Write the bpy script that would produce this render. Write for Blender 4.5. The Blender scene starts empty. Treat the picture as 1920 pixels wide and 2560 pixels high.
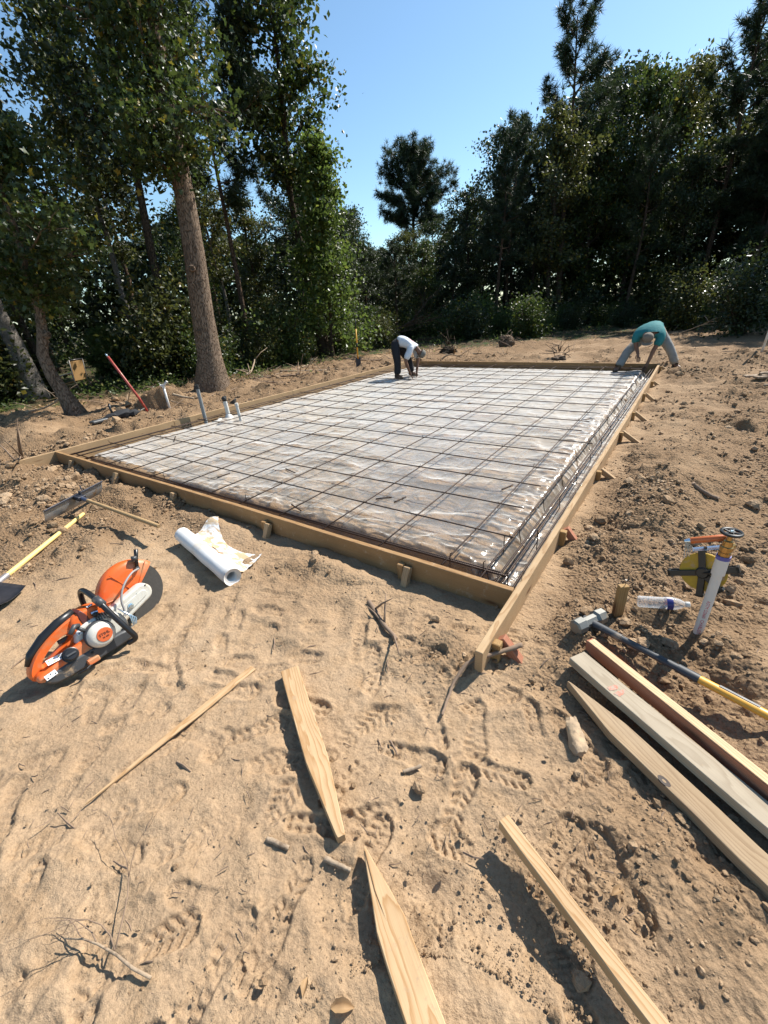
import bpy, math, random
import numpy as np
from mathutils import Matrix, Vector, Euler
SC = bpy.context.scene
COL = SC.collection
R_ = math.radians
# ------------------------------------------------------------------ camera
CAM_H = 1.588
PITCH, ROLL, YAW = .45209, -.07021, -.62955
def cam_axes():
    c, s = math.cos(YAW), math.sin(YAW)
    fw = Vector((s*math.cos(PITCH), c*math.cos(PITCH), -math.sin(PITCH)))
    r = Vector((c, -s, 0)); u = r.cross(fw)
    return math.cos(ROLL)*r+math.sin(ROLL)*u, -math.sin(ROLL)*r+math.cos(ROLL)*u, fw
cr, cu, cf = cam_axes()
cd = bpy.data.cameras.new('camera'); cam = bpy.data.objects.new('camera', cd); COL.objects.link(cam)
cam.matrix_world = Matrix(((cr.x, cu.x, -cf.x, 0), (cr.y, cu.y, -cf.y, 0), (cr.z, cu.z, -cf.z, CAM_H), (0, 0, 0, 1)))
cd.sensor_fit = 'HORIZONTAL'; cd.sensor_width = 36; cd.lens = 1053.04/1920*36
cd.clip_start = .05; cd.clip_end = 2000
SC.camera = cam
# ------------------------------------------------------------------ sky, sun, exposure
SUN_AZ, SUN_EL = R_(20), R_(47)
W = bpy.data.worlds.new('World'); SC.world = W; W.use_nodes = True
wn = W.node_tree.nodes; wl = W.node_tree.links; wn.clear()
sk = wn.new('ShaderNodeTexSky'); sk.sky_type = 'NISHITA'; sk.sun_disc = False
sk.sun_elevation = SUN_EL; sk.sun_rotation = SUN_AZ
sk.altitude = 0; sk.air_density = 1.0; sk.dust_density = .4; sk.ozone_density = .9
bg = wn.new('ShaderNodeBackground'); bg.inputs['Strength'].default_value = .10
wo = wn.new('ShaderNodeOutputWorld'); tn = wn.new('ShaderNodeMix'); tn.data_type = 'RGBA'; tn.blend_type = 'MULTIPLY'; tn.inputs[0].default_value = 1; tn.inputs[7].default_value = (.86, 1.03, 1.07, 1)
wl.new(sk.outputs[0], tn.inputs[6]); wl.new(tn.outputs[2], bg.inputs[0]); wl.new(bg.outputs[0], wo.inputs[0])
sd = bpy.data.lights.new('sun', 'SUN'); sd.energy = 5.0; sd.angle = R_(.53); sd.color = (1, .955, .88)
so = bpy.data.objects.new('sun', sd); COL.objects.link(so)
SUNV = Vector((math.sin(SUN_AZ)*math.cos(SUN_EL), math.cos(SUN_AZ)*math.cos(SUN_EL), math.sin(SUN_EL)))
so.rotation_euler = SUNV.to_track_quat('Z', 'Y').to_euler()
so.location = SUNV*30
vs = SC.view_settings; vs.view_transform = 'Standard'; vs.look = 'None'; vs.gamma = 1; vs.use_curve_mapping = False
vs.exposure = .78
SC.render.engine = 'CYCLES'
SC.cycles.max_bounces = 6; SC.cycles.diffuse_bounces = 2; SC.cycles.glossy_bounces = 2
SC.cycles.use_adaptive_sampling = True; SC.cycles.adaptive_threshold = .02
SC.cycles.transmission_bounces = 5; SC.cycles.transparent_max_bounces = 12
SC.cycles.use_denoising = True
SC.cycles.sample_clamp_indirect = 6
SC.cycles.caustics_reflective = False; SC.cycles.caustics_refractive = False
# ------------------------------------------------------------------ helpers
RNG = random.Random(7)
def wmat(o):
    m = o.matrix_basis.copy()
    return wmat(o.parent) @ m if o.parent else m
def put(o, parent=None, mw=None):
    if parent is not None:
        o.parent = parent
        o.matrix_basis = wmat(parent).inverted() @ (mw or Matrix.Identity(4))
    elif mw is not None:
        o.matrix_basis = mw
    return o
def tag(o, label=None, cat=None, group=None, kind=None):
    if label: o['label'] = label
    if cat: o['category'] = cat
    if group: o['group'] = group
    if kind: o['kind'] = kind
    return o
def empty(name, loc, label=None, cat=None, group=None, rot=None):
    o = bpy.data.objects.new(name, None); COL.objects.link(o); o.empty_display_size = .1
    m = Matrix.Translation(Vector(loc))
    if rot is not None: m = m @ Euler(rot).to_matrix().to_4x4()
    o.matrix_basis = m
    return tag(o, label, cat, group)
def link(name, me, parent=None, mw=None):
    o = bpy.data.objects.new(name, me); COL.objects.link(o)
    return put(o, parent, mw)
def frame(o, x, up=(0, 0, 1)):
    """matrix at o with local X along x, local Z near up"""
    x = Vector(x).normalized(); up = Vector(up)
    y = up.cross(x)
    if y.length < 1e-5: y = Vector((0, 1, 0)).cross(x)
    y.normalize(); z = x.cross(y)
    return Matrix(((x.x, y.x, z.x, o[0]), (x.y, y.y, z.y, o[1]), (x.z, y.z, z.z, o[2]), (0, 0, 0, 1)))
class MB:
    def __init__(s): s.v = []; s.f = []; s.mi = []; s.cur = 0
    def add(s, vs, fs, m=None):
        n = len(s.v)
        for p in vs:
            p = Vector(p)
            s.v.append(tuple(m @ p if m is not None else p))
        s.f += [tuple(i+n for i in f) for f in fs]; s.mi += [s.cur]*len(fs)
        return s
    def cbox(s, x0, x1, y0, y1, z0, z1, c=.004, m=None):
        """box with chamfered edges"""
        c = min(c, (x1-x0)*.45, (y1-y0)*.45, (z1-z0)*.45)
        vs = []; idx = {}
        for ix, X in ((0, x0), (1, x1)):
            for iy, Y in ((0, y0), (1, y1)):
                for iz, Z in ((0, z0), (1, z1)):
                    sx, sy, sz = (1-2*ix)*c, (1-2*iy)*c, (1-2*iz)*c
                    for a, p in enumerate(((X, Y+sy, Z+sz), (X+sx, Y, Z+sz), (X+sx, Y+sy, Z))):
                        idx[ix, iy, iz, a] = len(vs); vs.append(p)
        g = lambda *k: idx[k]
        fs = []
        for i in (0, 1):
            q = [g(i, 0, 0, 0), g(i, 1, 0, 0), g(i, 1, 1, 0), g(i, 0, 1, 0)]; fs.append(q if i else q[::-1])
            q = [g(0, i, 0, 1), g(1, i, 0, 1), g(1, i, 1, 1), g(0, i, 1, 1)]; fs.append(q[::-1] if i else q)
            q = [g(0, 0, i, 2), g(1, 0, i, 2), g(1, 1, i, 2), g(0, 1, i, 2)]; fs.append(q if i else q[::-1])
        for i in (0, 1):
            for j in (0, 1):
                q = [g(i, j, 0, 0), g(i, j, 0, 1), g(i, j, 1, 1), g(i, j, 1, 0)]; fs.append(q if (i ^ j) else q[::-1])
                q = [g(i, 0, j, 0), g(i, 0, j, 2), g(i, 1, j, 2), g(i, 1, j, 0)]; fs.append(q[::-1] if (i ^ j) else q)
                q = [g(0, i, j, 1), g(0, i, j, 2), g(1, i, j, 2), g(1, i, j, 1)]; fs.append(q if (i ^ j) else q[::-1])
        for i in (0, 1):
            for j in (0, 1):
                for k in (0, 1):
                    q = [g(i, j, k, 0), g(i, j, k, 1), g(i, j, k, 2)]; fs.append(q if (i+j+k) % 2 else q[::-1])
        return s.add(vs, fs, m)
    def tube(s, pts, rad, n=8, cap=True, m=None, squash=None):
        pts = [Vector(p) for p in pts]
        rad = [float(q) for q in rad] if hasattr(rad, '__len__') else [float(rad)]*len(pts)
        vs = []; fs = []
        t0 = (pts[1]-pts[0]).normalized()
        ref = Vector((0, 0, 1)) if abs(t0.z) < .9 else Vector((1, 0, 0))
        u = t0.cross(ref).normalized()
        for i, p in enumerate(pts):
            a = pts[max(i-1, 0)]; b = pts[min(i+1, len(pts)-1)]
            t = (b-a).normalized(); u = (u-t*u.dot(t)).normalized(); w = t.cross(u)
            for k in range(n):
                an = 2*math.pi*k/n
                vs.append(p+rad[i]*(math.cos(an)*u+math.sin(an)*w*(squash or 1)))
        for i in range(len(pts)-1):
            for k in range(n):
                fs.append((i*n+k, i*n+(k+1) % n, (i+1)*n+(k+1) % n, (i+1)*n+k))
        if cap:
            fs.append(tuple(range(n))[::-1]); fs.append(tuple((len(pts)-1)*n+k for k in range(n)))
        return s.add(vs, fs, m)
    def lathe(s, prof, n=20, m=None, cap=True):
        """profile of (r, h) turned about local Z"""
        vs = []; fs = []
        for r, h in prof:
            for k in range(n):
                a = 2*math.pi*k/n; vs.append((r*math.cos(a), r*math.sin(a), h))
        for i in range(len(prof)-1):
            for k in range(n):
                fs.append((i*n+k, i*n+(k+1) % n, (i+1)*n+(k+1) % n, (i+1)*n+k))
        if cap:
            fs.append(tuple(range(n))[::-1]); fs.append(tuple((len(prof)-1)*n+k for k in range(n)))
        return s.add(vs, fs, m)
    def prism(s, out, y0, y1, b=.004, m=None, seg=2):
        """outline in XZ extruded along Y with rounded rims"""
        out = [Vector((p[0], 0, p[1])) for p in out]; n = len(out)
        A = sum(out[i].x*out[(i+1) % n].z-out[(i+1) % n].x*out[i].z for i in range(n))
        if A < 0: out = out[::-1]
        nor = []
        for i in range(n):
            e = (out[(i+1) % n]-out[i-1]); e = Vector((e.z, 0, -e.x))
            nor.append(e.normalized() if e.length > 1e-9 else Vector((0, 0, 0)))
        rings = []
        for k in range(seg+1):
            a = math.pi/2*k/seg; rings.append((y0+b*(1-math.sin(a)), b*(1-math.cos(a))))
        rr = [(y0+b*(1-math.sin(math.pi/2*k/seg)), b*(1-math.cos(math.pi/2*k/seg))) for k in range(seg, -1, -1)]
        rr += [(y1-b*(1-math.sin(math.pi/2*k/seg)), b*(1-math.cos(math.pi/2*k/seg))) for k in range(0, seg+1)]
        vs = []; fs = []
        for y, ins in rr:
            for p, q in zip(out, nor):
                w = p-q*ins; vs.append((w.x, y, w.z))
        for i in range(len(rr)-1):
            for k in range(n):
                fs.append((i*n+k, (i+1)*n+k, (i+1)*n+(k+1) % n, i*n+(k+1) % n)[::-1])
        fs.append(tuple(range(n))); fs.append(tuple((len(rr)-1)*n+k for k in range(n))[::-1])
        return s.add(vs, fs, m)
    def mesh(s, name, mats, smooth=False, ang=None):
        me = bpy.data.meshes.new(name); me.from_pydata(s.v, [], s.f)
        for k in (mats if isinstance(mats, (list, tuple)) else [mats]): me.materials.append(k)
        if any(s.mi): me.polygons.foreach_set('material_index', s.mi)
        if smooth or ang: me.polygons.foreach_set('use_smooth', [True]*len(s.f))
        me.update()
        if ang: me.set_sharp_from_angle(angle=R_(ang))
        return me
    def build(s, name, mats, parent=None, mw=None, smooth=False, ang=None):
        return link(name, s.mesh(name, mats, smooth, ang), parent, mw)
def chaikin(p, n=2, closed=True):
    for _ in range(n):
        q = []
        L = len(p)
        for i in range(L if closed else L-1):
            a, b = p[i], p[(i+1) % L]
            q.append(tuple(.75*a[k]+.25*b[k] for k in range(len(a)))); q.append(tuple(.25*a[k]+.75*b[k] for k in range(len(a))))
        if not closed: q = [p[0]]+q+[p[-1]]
        p = q
    return p
def np_mesh(name, V, F, mat, smooth=True):
    """V (n,3) float, F (m,k) int with k = 3 or 4"""
    me = bpy.data.meshes.new(name); k = F.shape[1]
    me.vertices.add(len(V)); me.vertices.foreach_set('co', np.asarray(V, np.float32).ravel())
    me.loops.add(F.size); me.loops.foreach_set('vertex_index', np.asarray(F, np.int32).ravel())
    me.polygons.add(len(F)); me.polygons.foreach_set('loop_start', np.arange(0, F.size, k, dtype=np.int32))
    me.polygons.foreach_set('use_smooth', np.full(len(F), smooth))
    me.update(calc_edges=True); me.materials.append(mat)
    return me
def attr(me, name, arr):
    a = me.attributes.new(name, 'FLOAT', 'POINT'); a.data.foreach_set('value', np.asarray(arr, np.float32))
# ---- numpy noise
def _h(ix, iy, s):
    n = (ix*374761393+iy*668265263+s*144269504) & 0xFFFFFFFF
    n = ((n ^ (n >> 13))*1274126177) & 0xFFFFFFFF
    n = ((n ^ (n >> 15))*2246822519) & 0xFFFFFFFF
    return ((n >> 8) & 0xFFFF)/65535.
def vn(x, y, s=0):
    xi = np.floor(x).astype(np.int64); yi = np.floor(y).astype(np.int64)
    a = x-xi; b = y-yi; a = a*a*a*(a*(a*6-15)+10); b = b*b*b*(b*(b*6-15)+10)
    return 2*((_h(xi, yi, s)*(1-a)+_h(xi+1, yi, s)*a)*(1-b)+(_h(xi, yi+1, s)*(1-a)+_h(xi+1, yi+1, s)*a)*b)-1
def fbm(x, y, s=0, o=4, g=.5):
    t = 0; w = 1; tot = 0
    for k in range(o):
        t = t+w*vn(x*2.03**k+13.1*k, y*2.03**k-7.7*k, s+k); tot += w; w *= g
    return t/tot
def ridge(x, y, s=0, o=3, g=.5):
    t = 0; w = 1; tot = 0
    for k in range(o):
        t = t+w*(1-np.abs(vn(x*2.1**k+5.3*k, y*2.1**k+3.1*k, s+k))); tot += w; w *= g
    return t/tot
def lumps(x, y, s=0):
    """soft bumps, one per cell, of random size"""
    xi = np.floor(x).astype(np.int64); yi = np.floor(y).astype(np.int64); out = np.zeros_like(x)
    for dx in (-1, 0, 1):
        for dy in (-1, 0, 1):
            cx = xi+dx; cy = yi+dy
            px = cx+_h(cx, cy, s); py = cy+_h(cx, cy, s+1); r = .25+.6*_h(cx, cy, s+2)
            d = ((x-px)**2+(y-py)**2)/(r*r)
            out = np.maximum(out, np.sqrt(np.clip(1-d, 0, 1))*r*(_h(cx, cy, s+3) > .35))
    return out
def sst(a, b, x):
    t = np.clip((x-a)/(b-a), 0, 1); return t*t*(3-2*t)
# ------------------------------------------------------------------ materials
class NT:
    def __init__(s, name):
        s.m = bpy.data.materials.new(name); s.m.use_nodes = True; s.t = s.m.node_tree
        s.b = s.t.nodes['Principled BSDF']; s.o = s.t.nodes['Material Output']
    def n(s, typ, ins=None, out=0, **props):
        d = s.t.nodes.new('ShaderNode'+typ)
        for k, v in props.items(): setattr(d, k, v)
        for k, v in (ins or {}).items(): s.set(d.inputs[k], v)
        return d.outputs[out]
    def set(s, sock, v):
        if isinstance(v, bpy.types.NodeSocket): s.t.links.new(v, sock)
        elif hasattr(v, '__len__') and len(v) == 3 and sock.type == 'RGBA': sock.default_value = (*v, 1)
        else: sock.default_value = v
    def p(s, **kw):
        for k, v in kw.items(): s.set(s.b.inputs[k.replace('_', ' ')], v)
        return s
    def co(s, kind='Object'): return s.n('TexCoord', out=['Generated', 'Normal', 'UV', 'Object'].index(kind))
    def noise(s, vec, scale, detail=4, rough=.55, dist=0): return s.n('TexNoise', {'Vector': vec, 'Scale': scale, 'Detail': detail, 'Roughness': rough, 'Distortion': dist})
    def ramp(s, f, stops):
        d = s.t.nodes.new('ShaderNodeValToRGB'); s.set(d.inputs[0], f); e = d.color_ramp.elements
        while len(e) < len(stops): e.new(.5)
        for q, (pos, c) in zip(e, stops):
            q.position = pos; q.color = (*c, 1) if hasattr(c, '__len__') else (c, c, c, 1)
        return d.outputs[0]
    def mix(s, f, a, b, mode='MIX'):
        d = s.t.nodes.new('ShaderNodeMix'); d.data_type = 'RGBA'; d.blend_type = mode
        s.set(d.inputs[0], f); s.set(d.inputs[6], a); s.set(d.inputs[7], b); return d.outputs[2]
    def math(s, op, a, b=0., c=0.):
        d = s.t.nodes.new('ShaderNodeMath'); d.operation = op
        s.set(d.inputs[0], a); s.set(d.inputs[1], b); s.set(d.inputs[2], c); return d.outputs[0]
    def bump(s, h, strength=.3, dist=.01, normal=None):
        i = {'Height': h, 'Strength': strength, 'Distance': dist}
        if normal is not None: i['Normal'] = normal
        r = s.n('Bump', i); s.set(s.b.inputs['Normal'], r); return r
    def rnd(s): return s.n('ObjectInfo', out=5)
    def mapping(s, vec, scale=(1, 1, 1), loc=(0, 0, 0)): return s.n('Mapping', {'Vector': vec, 'Scale': scale, 'Location': loc})
    def attr(s, name): return s.n('Attribute', out=2, attribute_name=name)
def plain(name, col, rough=.5, metal=0, var=.12, scale=30, bump=.1, dirt=0, dirtcol=(.36, .25, .15), spec=.5, dist=.002):
    t = NT(name); c = t.co(); nz = t.noise(c, scale)
    base = t.mix(t.math('MULTIPLY', nz, 1.0), tuple(x*(1-var) for x in col), tuple(min(1, x*(1+var)) for x in col))
    if dirt:
        d = t.noise(c, scale*.35, 5, .65)
        base = t.mix(t.ramp(d, [(.62-dirt*.35, 0.), (.72-dirt*.2, 1.)]), base, dirtcol)
    t.p(Base_Color=base, Roughness=t.math('ADD', rough-.08, t.math('MULTIPLY', nz, .16)), Metallic=metal, Specular_IOR_Level=spec)
    if bump: t.bump(nz, bump, dist)
    return t.m
DRY, DAMP, LITTER = (.56, .395, .235), (.30, .185, .100), (.055, .040, .024)
def mat_soil(name, clod=False):
    t = NT(name); c = t.co()
    big = t.noise(c, 1.3, 4, .6); mid = t.noise(c, 9, 5, .6); fine = t.noise(c, 90, 5, .65); grain = t.noise(c, 420, 2, .6)
    dry = t.mix(big, (.305, .200, .113), (.405, .277, .165))
    dry = t.mix(t.ramp(mid, [(.35, 0.), (.7, 1.)]), dry, (.450, .318, .200))
    damp = t.mix(mid, (.135, .083, .046), (.315, .207, .118))
    if clod:
        r = t.rnd(); f = t.ramp(t.math('ADD', t.math('MULTIPLY', big, .5), t.math('MULTIPLY', mid, .5)), [(.38, 0.), (.6, 1.)])
        col = t.mix(f, damp, dry)
    else:
        soil = t.attr('soil')
        f = t.math('ADD', t.math('MULTIPLY_ADD', soil, .62, .05), t.math('MULTIPLY', t.math('SUBTRACT', mid, .5), 1.1))
        f = t.math('ADD', f, t.math('MULTIPLY', t.math('SUBTRACT', big, .5), .9))
        col = t.mix(t.ramp(f, [(.02, 0.), (.52, 1.)]), dry, damp)
        lit = t.attr('litter')
        lf = t.mix(t.ramp(t.noise(c, 38, 3, .7), [(.35, 0.), (.65, 1.)]), (.035, .026, .016), (.13, .09, .05))
        lf = t.mix(t.ramp(t.noise(c, 2.2, 4), [(.45, 0.), (.62, 1.)]), lf, (.05, .07, .022))
        col = t.mix(t.ramp(t.math('ADD', lit, t.math('MULTIPLY', t.math('SUBTRACT', mid, .5), .6)), [(.35, 0.), (.65, 1.)]), col, lf)
    col = t.mix(t.ramp(fine, [(.3, .62), (.5, 1.), (.75, 1.12)]), (0, 0, 0), col, 'MULTIPLY') if False else t.mix(.55, col, t.mix(1., col, t.ramp(fine, [(.28, .45), (.5, .98), (.75, 1.25)]), 'MULTIPLY'))
    col = t.mix(.5, col, t.mix(1., col, t.ramp(grain, [(.3, .72), (.7, 1.25)]), 'MULTIPLY'))
    t.p(Base_Color=col, Roughness=.95, Specular_IOR_Level=.15)
    h = t.math('ADD', t.math('MULTIPLY', fine, 1.), t.math('MULTIPLY', grain, .35))
    b1 = t.bump(h, .5, .009)
    vo = t.n('TexVoronoi', {'Vector': t.n('VectorMath', {0: c, 1: t.n('VectorMath', {0: t.n('TexNoise', {'Vector': c, 'Scale': 40., 'Detail': 2}, out=1), 3: .02}, operation='SCALE')}, operation='ADD'), 'Scale': 62.}, out=0, feature='SMOOTH_F1')
    cr_ = t.math('MULTIPLY', t.math('SUBTRACT', 1., vo), t.math('MULTIPLY_ADD', t.attr('soil'), 1.1, .12) if not clod else .5)
    b2 = t.bump(t.noise(c, 30, 6, .7), .6, .016, b1)
    t.bump(cr_, .9, .016, b2)
    return t.m
M_SAND = mat_soil('sand'); M_CLOD = mat_soil('clod_soil', True)
def mat_wood(name, light, dark, knot=(.12, .055, .025), grey=0., dirt=.2, dirtcol=(.40, .28, .17), ringscale=44):
    t = NT(name); c = t.co(); r = t.rnd()
    off = t.n('CombineXYZ', {'X': t.math('MULTIPLY', r, 37.), 'Y': t.math('MULTIPLY_ADD', r, .05, -.025), 'Z': t.math('MULTIPLY_ADD', r, .03, .03)})
    v = t.n('VectorMath', {0: c, 1: off}, operation='ADD')
    warp = t.noise(t.mapping(v, (1.2, 6, 6)), 1., 3, .5)
    w2 = t.n('VectorMath', {0: v, 1: t.n('VectorMath', {0: warp, 3: .06}, operation='SCALE')}, operation='ADD')
    rings = t.n('TexWave', {'Vector': t.mapping(w2, (.16, 1, 1)), 'Scale': ringscale, 'Distortion': 2.6, 'Detail': 3, 'Detail Scale': 1.5}, out=1, wave_type='RINGS', rings_direction='X', wave_profile='SAW')
    fib = t.noise(t.mapping(v, (3, 220, 220)), 1., 3, .6)
    g = t.mix(t.ramp(rings, [(.0, 0.), (.55, .2), (.92, 1.), (1., .25)]), light, dark)
    g = t.mix(t.math('MULTIPLY', fib, .55), g, tuple(x*.55 for x in dark))
    kn = t.n('TexVoronoi', {'Vector': t.mapping(v, (2.2, 9, 9)), 'Scale': 1., 'Randomness': 1.}, out=0)
    g = t.mix(t.ramp(kn, [(.06, 1.), (.10, .45), (.17, 0.)]), g, knot)
    if grey:
        g = t.mix(t.math('MULTIPLY', t.ramp(t.noise(t.mapping(v, (2, 14, 14)), 1., 4), [(.3, .5), (.6, 1.)]), grey), g, (.34, .295, .23))
    d = t.noise(v, 24, 6, .72)
    if dirt: g = t.mix(t.ramp(d, [(.72-dirt*.4, 0.), (.8-dirt*.25, 1.)]), g, dirtcol)
    g = t.mix(t.ramp(t.noise(v, 5., 3, .6), [(.35, .0), (.75, .3)]), g, tuple(x*.5 for x in dark))
    t.p(Base_Color=g, Roughness=.78, Specular_IOR_Level=.25)
    t.bump(t.math('ADD', fib, t.math('MULTIPLY', rings, .5)), .35, .0015)
    return t.m
M_PINE = mat_wood('pine_wood', (.63, .445, .255), (.44, .25, .11), dirt=.30)
M_FORM = mat_wood('form_lumber', (.53, .375, .215), (.37, .22, .105), dirt=.42)
M_FORMD = mat_wood('form_lumber_dark', (.43, .26, .12), (.29, .155, .062), dirt=.38)  # darker brown lumber for the front and back boards and front stakes
M_GREY = mat_wood('weathered_wood', (.50, .41, .29), (.34, .26, .17), grey=.38, dirt=.18)
M_TAN = mat_wood('brown_weathered_wood', (.46, .32, .18), (.29, .18, .09), grey=.25, dirt=.15)
M_RED = mat_wood('red_stained_wood', (.50, .22, .13), (.38, .15, .085), dirt=.2)
M_REDTOP = mat_wood('red_and_pale_wood', (.74, .55, .33), (.62, .36, .19), dirt=.12)
M_STAKE = mat_wood('stake_wood', (.47, .30, .13), (.32, .18, .065), dirt=.16)
def mat_bark(name, a, b, sc=7, stretch=.22, lich=0):
    t = NT(name); c = t.co(); v = t.mapping(c, (1, 1, stretch))
    w = t.n('VectorMath', {0: v, 1: t.n('VectorMath', {0: t.n('TexNoise', {'Vector': v, 'Scale': 4., 'Detail': 3}, out=1), 3: .12}, operation='SCALE')}, operation='ADD')
    vo = t.n('TexVoronoi', {'Vector': w, 'Scale': sc*2.2}, out=0, feature='DISTANCE_TO_EDGE')
    nz = t.noise(v, 22, 5, .65)
    f = t.ramp(vo, [(.0, 0.), (.12, 1.)])
    col = t.mix(t.math('MULTIPLY', f, nz), b, a)
    if lich: col = t.mix(t.math('MULTIPLY', t.ramp(t.noise(c, 3, 4), [(.5, 0.), (.7, 1.)]), lich), col, (.34, .35, .31))
    t.p(Base_Color=col, Roughness=.93, Specular_IOR_Level=.1)
    t.bump(t.math('ADD', t.math('MULTIPLY', f, 1.), t.math('MULTIPLY', nz, .6)), 1., .035)
    return t.m
M_BARK = mat_bark('oak_bark', (.36, .27, .195), (.15, .105, .075), 21, .16)
M_BARKG = mat_bark('grey_bark', (.33, .30, .26), (.20, .17, .14), 24, .35, .5)
M_BARKP = mat_bark('pine_bark', (.20, .13, .09), (.06, .042, .03), 14, .3)
M_BARKD = mat_bark('dark_bark', (.14, .105, .075), (.05, .038, .028), 18, .2)
M_TWIG = plain('dead_twig', (.22, .15, .10), .9, var=.4, scale=60, bump=.3)
M_TWIGL = plain('pale_stick', (.33, .245, .165), .95, var=.5, scale=70, bump=.8, dirt=.3, dirtcol=(.16, .11, .07), dist=.004)
def mat_leaf(name, a, b, trans=.4, yellow=None, rough=.42):
    t = NT(name)
    r = t.n('NewGeometry', out=8)  # random per island
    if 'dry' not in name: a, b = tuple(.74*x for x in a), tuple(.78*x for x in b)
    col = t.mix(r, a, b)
    if yellow: col = t.mix(t.ramp(r, [(.945, 0.), (.955, 1.)]), col, yellow)
    t.p(Base_Color=col, Roughness=rough, Specular_IOR_Level=.45)
    tr = t.n('BsdfTranslucent', {'Color': t.mix(.5, col, tuple(min(1, 2.2*x) for x in b))})
    mx = t.n('MixShader', {0: trans, 1: t.b.outputs[0], 2: tr})
    t.t.links.new(mx, t.o.inputs[0]); return t.m
M_LEAF = mat_leaf('sweetgum_leaf', (.034, .058, .012), (.072, .105, .022), .34, (.26, .19, .02))
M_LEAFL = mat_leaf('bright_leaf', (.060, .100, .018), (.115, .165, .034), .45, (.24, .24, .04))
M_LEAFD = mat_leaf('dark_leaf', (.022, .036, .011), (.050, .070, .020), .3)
M_LEAFO = mat_leaf('olive_leaf', (.045, .056, .014), (.095, .105, .025), .35, (.20, .14, .02))
M_NEED = mat_leaf('pine_needle', (.018, .034, .012), (.045, .068, .020), .2, rough=.5)
M_WEED = mat_leaf('weed_leaf', (.055, .090, .018), (.120, .165, .040), .45, (.22, .19, .06))
M_DRYLEAF = mat_leaf('dry_leaf', (.30, .18, .085), (.48, .32, .17), .25, rough=.7)
# ------------------------------------------------------------------ ground heights (metres; slab axes: X along its front, Y along its length)
XL, XR, YF, YB = -6.72, -.535, 1.924, 10.94
MOUNDS = [(.02, 2.75, .075, .22, .75), (.05, 3.9, .10, .24, .7), (.1, 5.2, .09, .28, .8), (.12, 7.2, .06, .3, 1.2), (-.1, 10.6, .13, .25, .3),
          (.80, 1.72, .20, .30, .34), (.62, 1.38, .07, .22, .25), (1.15, 2.3, .12, .4, .4), (.75, 3.3, .07, .4, .3), (.6, 2.75, -.06, .28, .2), (.34, 2.5, -.05, .2, .16),
          (.24, .92, .03, .26, .22), (-.72, 1.50, .05, .16, .12), (-1.75, 1.72, .055, .30, .10), (-3.1, 1.75, .06, .4, .1), (-5.5, 1.3, .10, .5, .28), (-4.6, 1.65, .08, .5, .14), (-6.4, 1.3, .07, .4, .3),
          (-4.75, .85, .06, .6, .3), (-3.7, 1.35, .04, .3, .2), (-8.3, 2.1, .24, .7, .55), (-9.6, 2.6, .20, .9, .5), (-7.7, 3.0, .11, .45, .8), (-7.5, 4.6, .10, .4, .8), (-9.2, 5.3, .12, .6, .5), (-8.1, 5.0, .08, .4, .3),
          (-7.6, 6.5, .09, .5, .9), (-8.9, 6.6, .12, .9, .9), (-7.6, 8.6, .08, .5, .9), (-3, 13, .10, 2.2, .7), (1.5, 12.6, .16, 1.4, .5), (.9, 9.4, .10, .5, .4), (-1.1, 13.6, .1, 1.2, .5)]
def soil_at(x, y):
    m = sst(-.62, -.2, x)*sst(1.0, 1.9, y)*(1.-.15*sst(5, 10, y))
    m = np.maximum(m, .85*np.exp(-((x-.28)/.34)**2-((y-.98)/.30)**2))
    m = np.maximum(m, .55*np.exp(-((x-.05)/.25)**2-((y-.72)/.16)**2))
    m = np.maximum(m, np.exp(-((x-.85)/.5)**2-((y-1.7)/.5)**2))
    m = np.maximum(m, 1.*np.exp(-((y-1.66)/.27)**2)*sst(-.5, -.8, x)*(.5+.5*sst(-.1, .25, fbm(x*1.6, y*1.2, 71, 2))))
    m = np.maximum(m, .75*np.exp(-((x+.74)/.22)**2-((y-1.45)/.2)**2))
    m = np.maximum(m, 1.*sst(-3.1, -4.0, x)*sst(.15, .7, y))
    m = np.maximum(m, 1.*sst(-6.7, -7.0, x))
    m = np.maximum(m, .8*sst(10.8, 11.6, y))
    return np.clip(m*(.62+.75*fbm(x*1.1, y*1.1, 5, 3)+.25), 0, 1)
def litter_at(x, y):
    az = np.degrees(np.arctan2(x, y)); d = np.hypot(x, y)
    ed = np.interp(az, [-180, -100, -85, -72, -60, -52, -45, -40, -35, -28, -22, -15, -8, 0, 10, 30, 60, 180],
                   [30, 20, 12.5, 12.0, 12.5, 12.8, 14.0, 15.0, 17.0, 17.5, 17.5, 18.5, 19, 20, 21, 22, 30, 30])
    return sst(-1.2, 1.6, d-ed+1.2*fbm(x*.5, y*.5, 44, 3))
def inside(x, y): return (x > XL) & (x < XR) & (y > YF) & (y < YB)
def bed_at(x, y, soft=1.):
    """sand bed inside the forms with the footing trench round it"""
    n = .05*fbm(x*1.7, y*1.7, 90, 3)
    f = sst(.22+n, .22+.14*soft+n, y-YF); r = sst(.10+n, .10+.22*soft+n, XR-x)
    l = sst(.02+n, .02+.12*soft+n, x-XL); b = sst(.04, .14, YB-y)
    return -.17+.165*f*np.maximum(r, .42)*np.maximum(l, .6)*np.maximum(b, .4)+.012*fbm(x*1.1, y*1.1, 31, 3)
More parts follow.
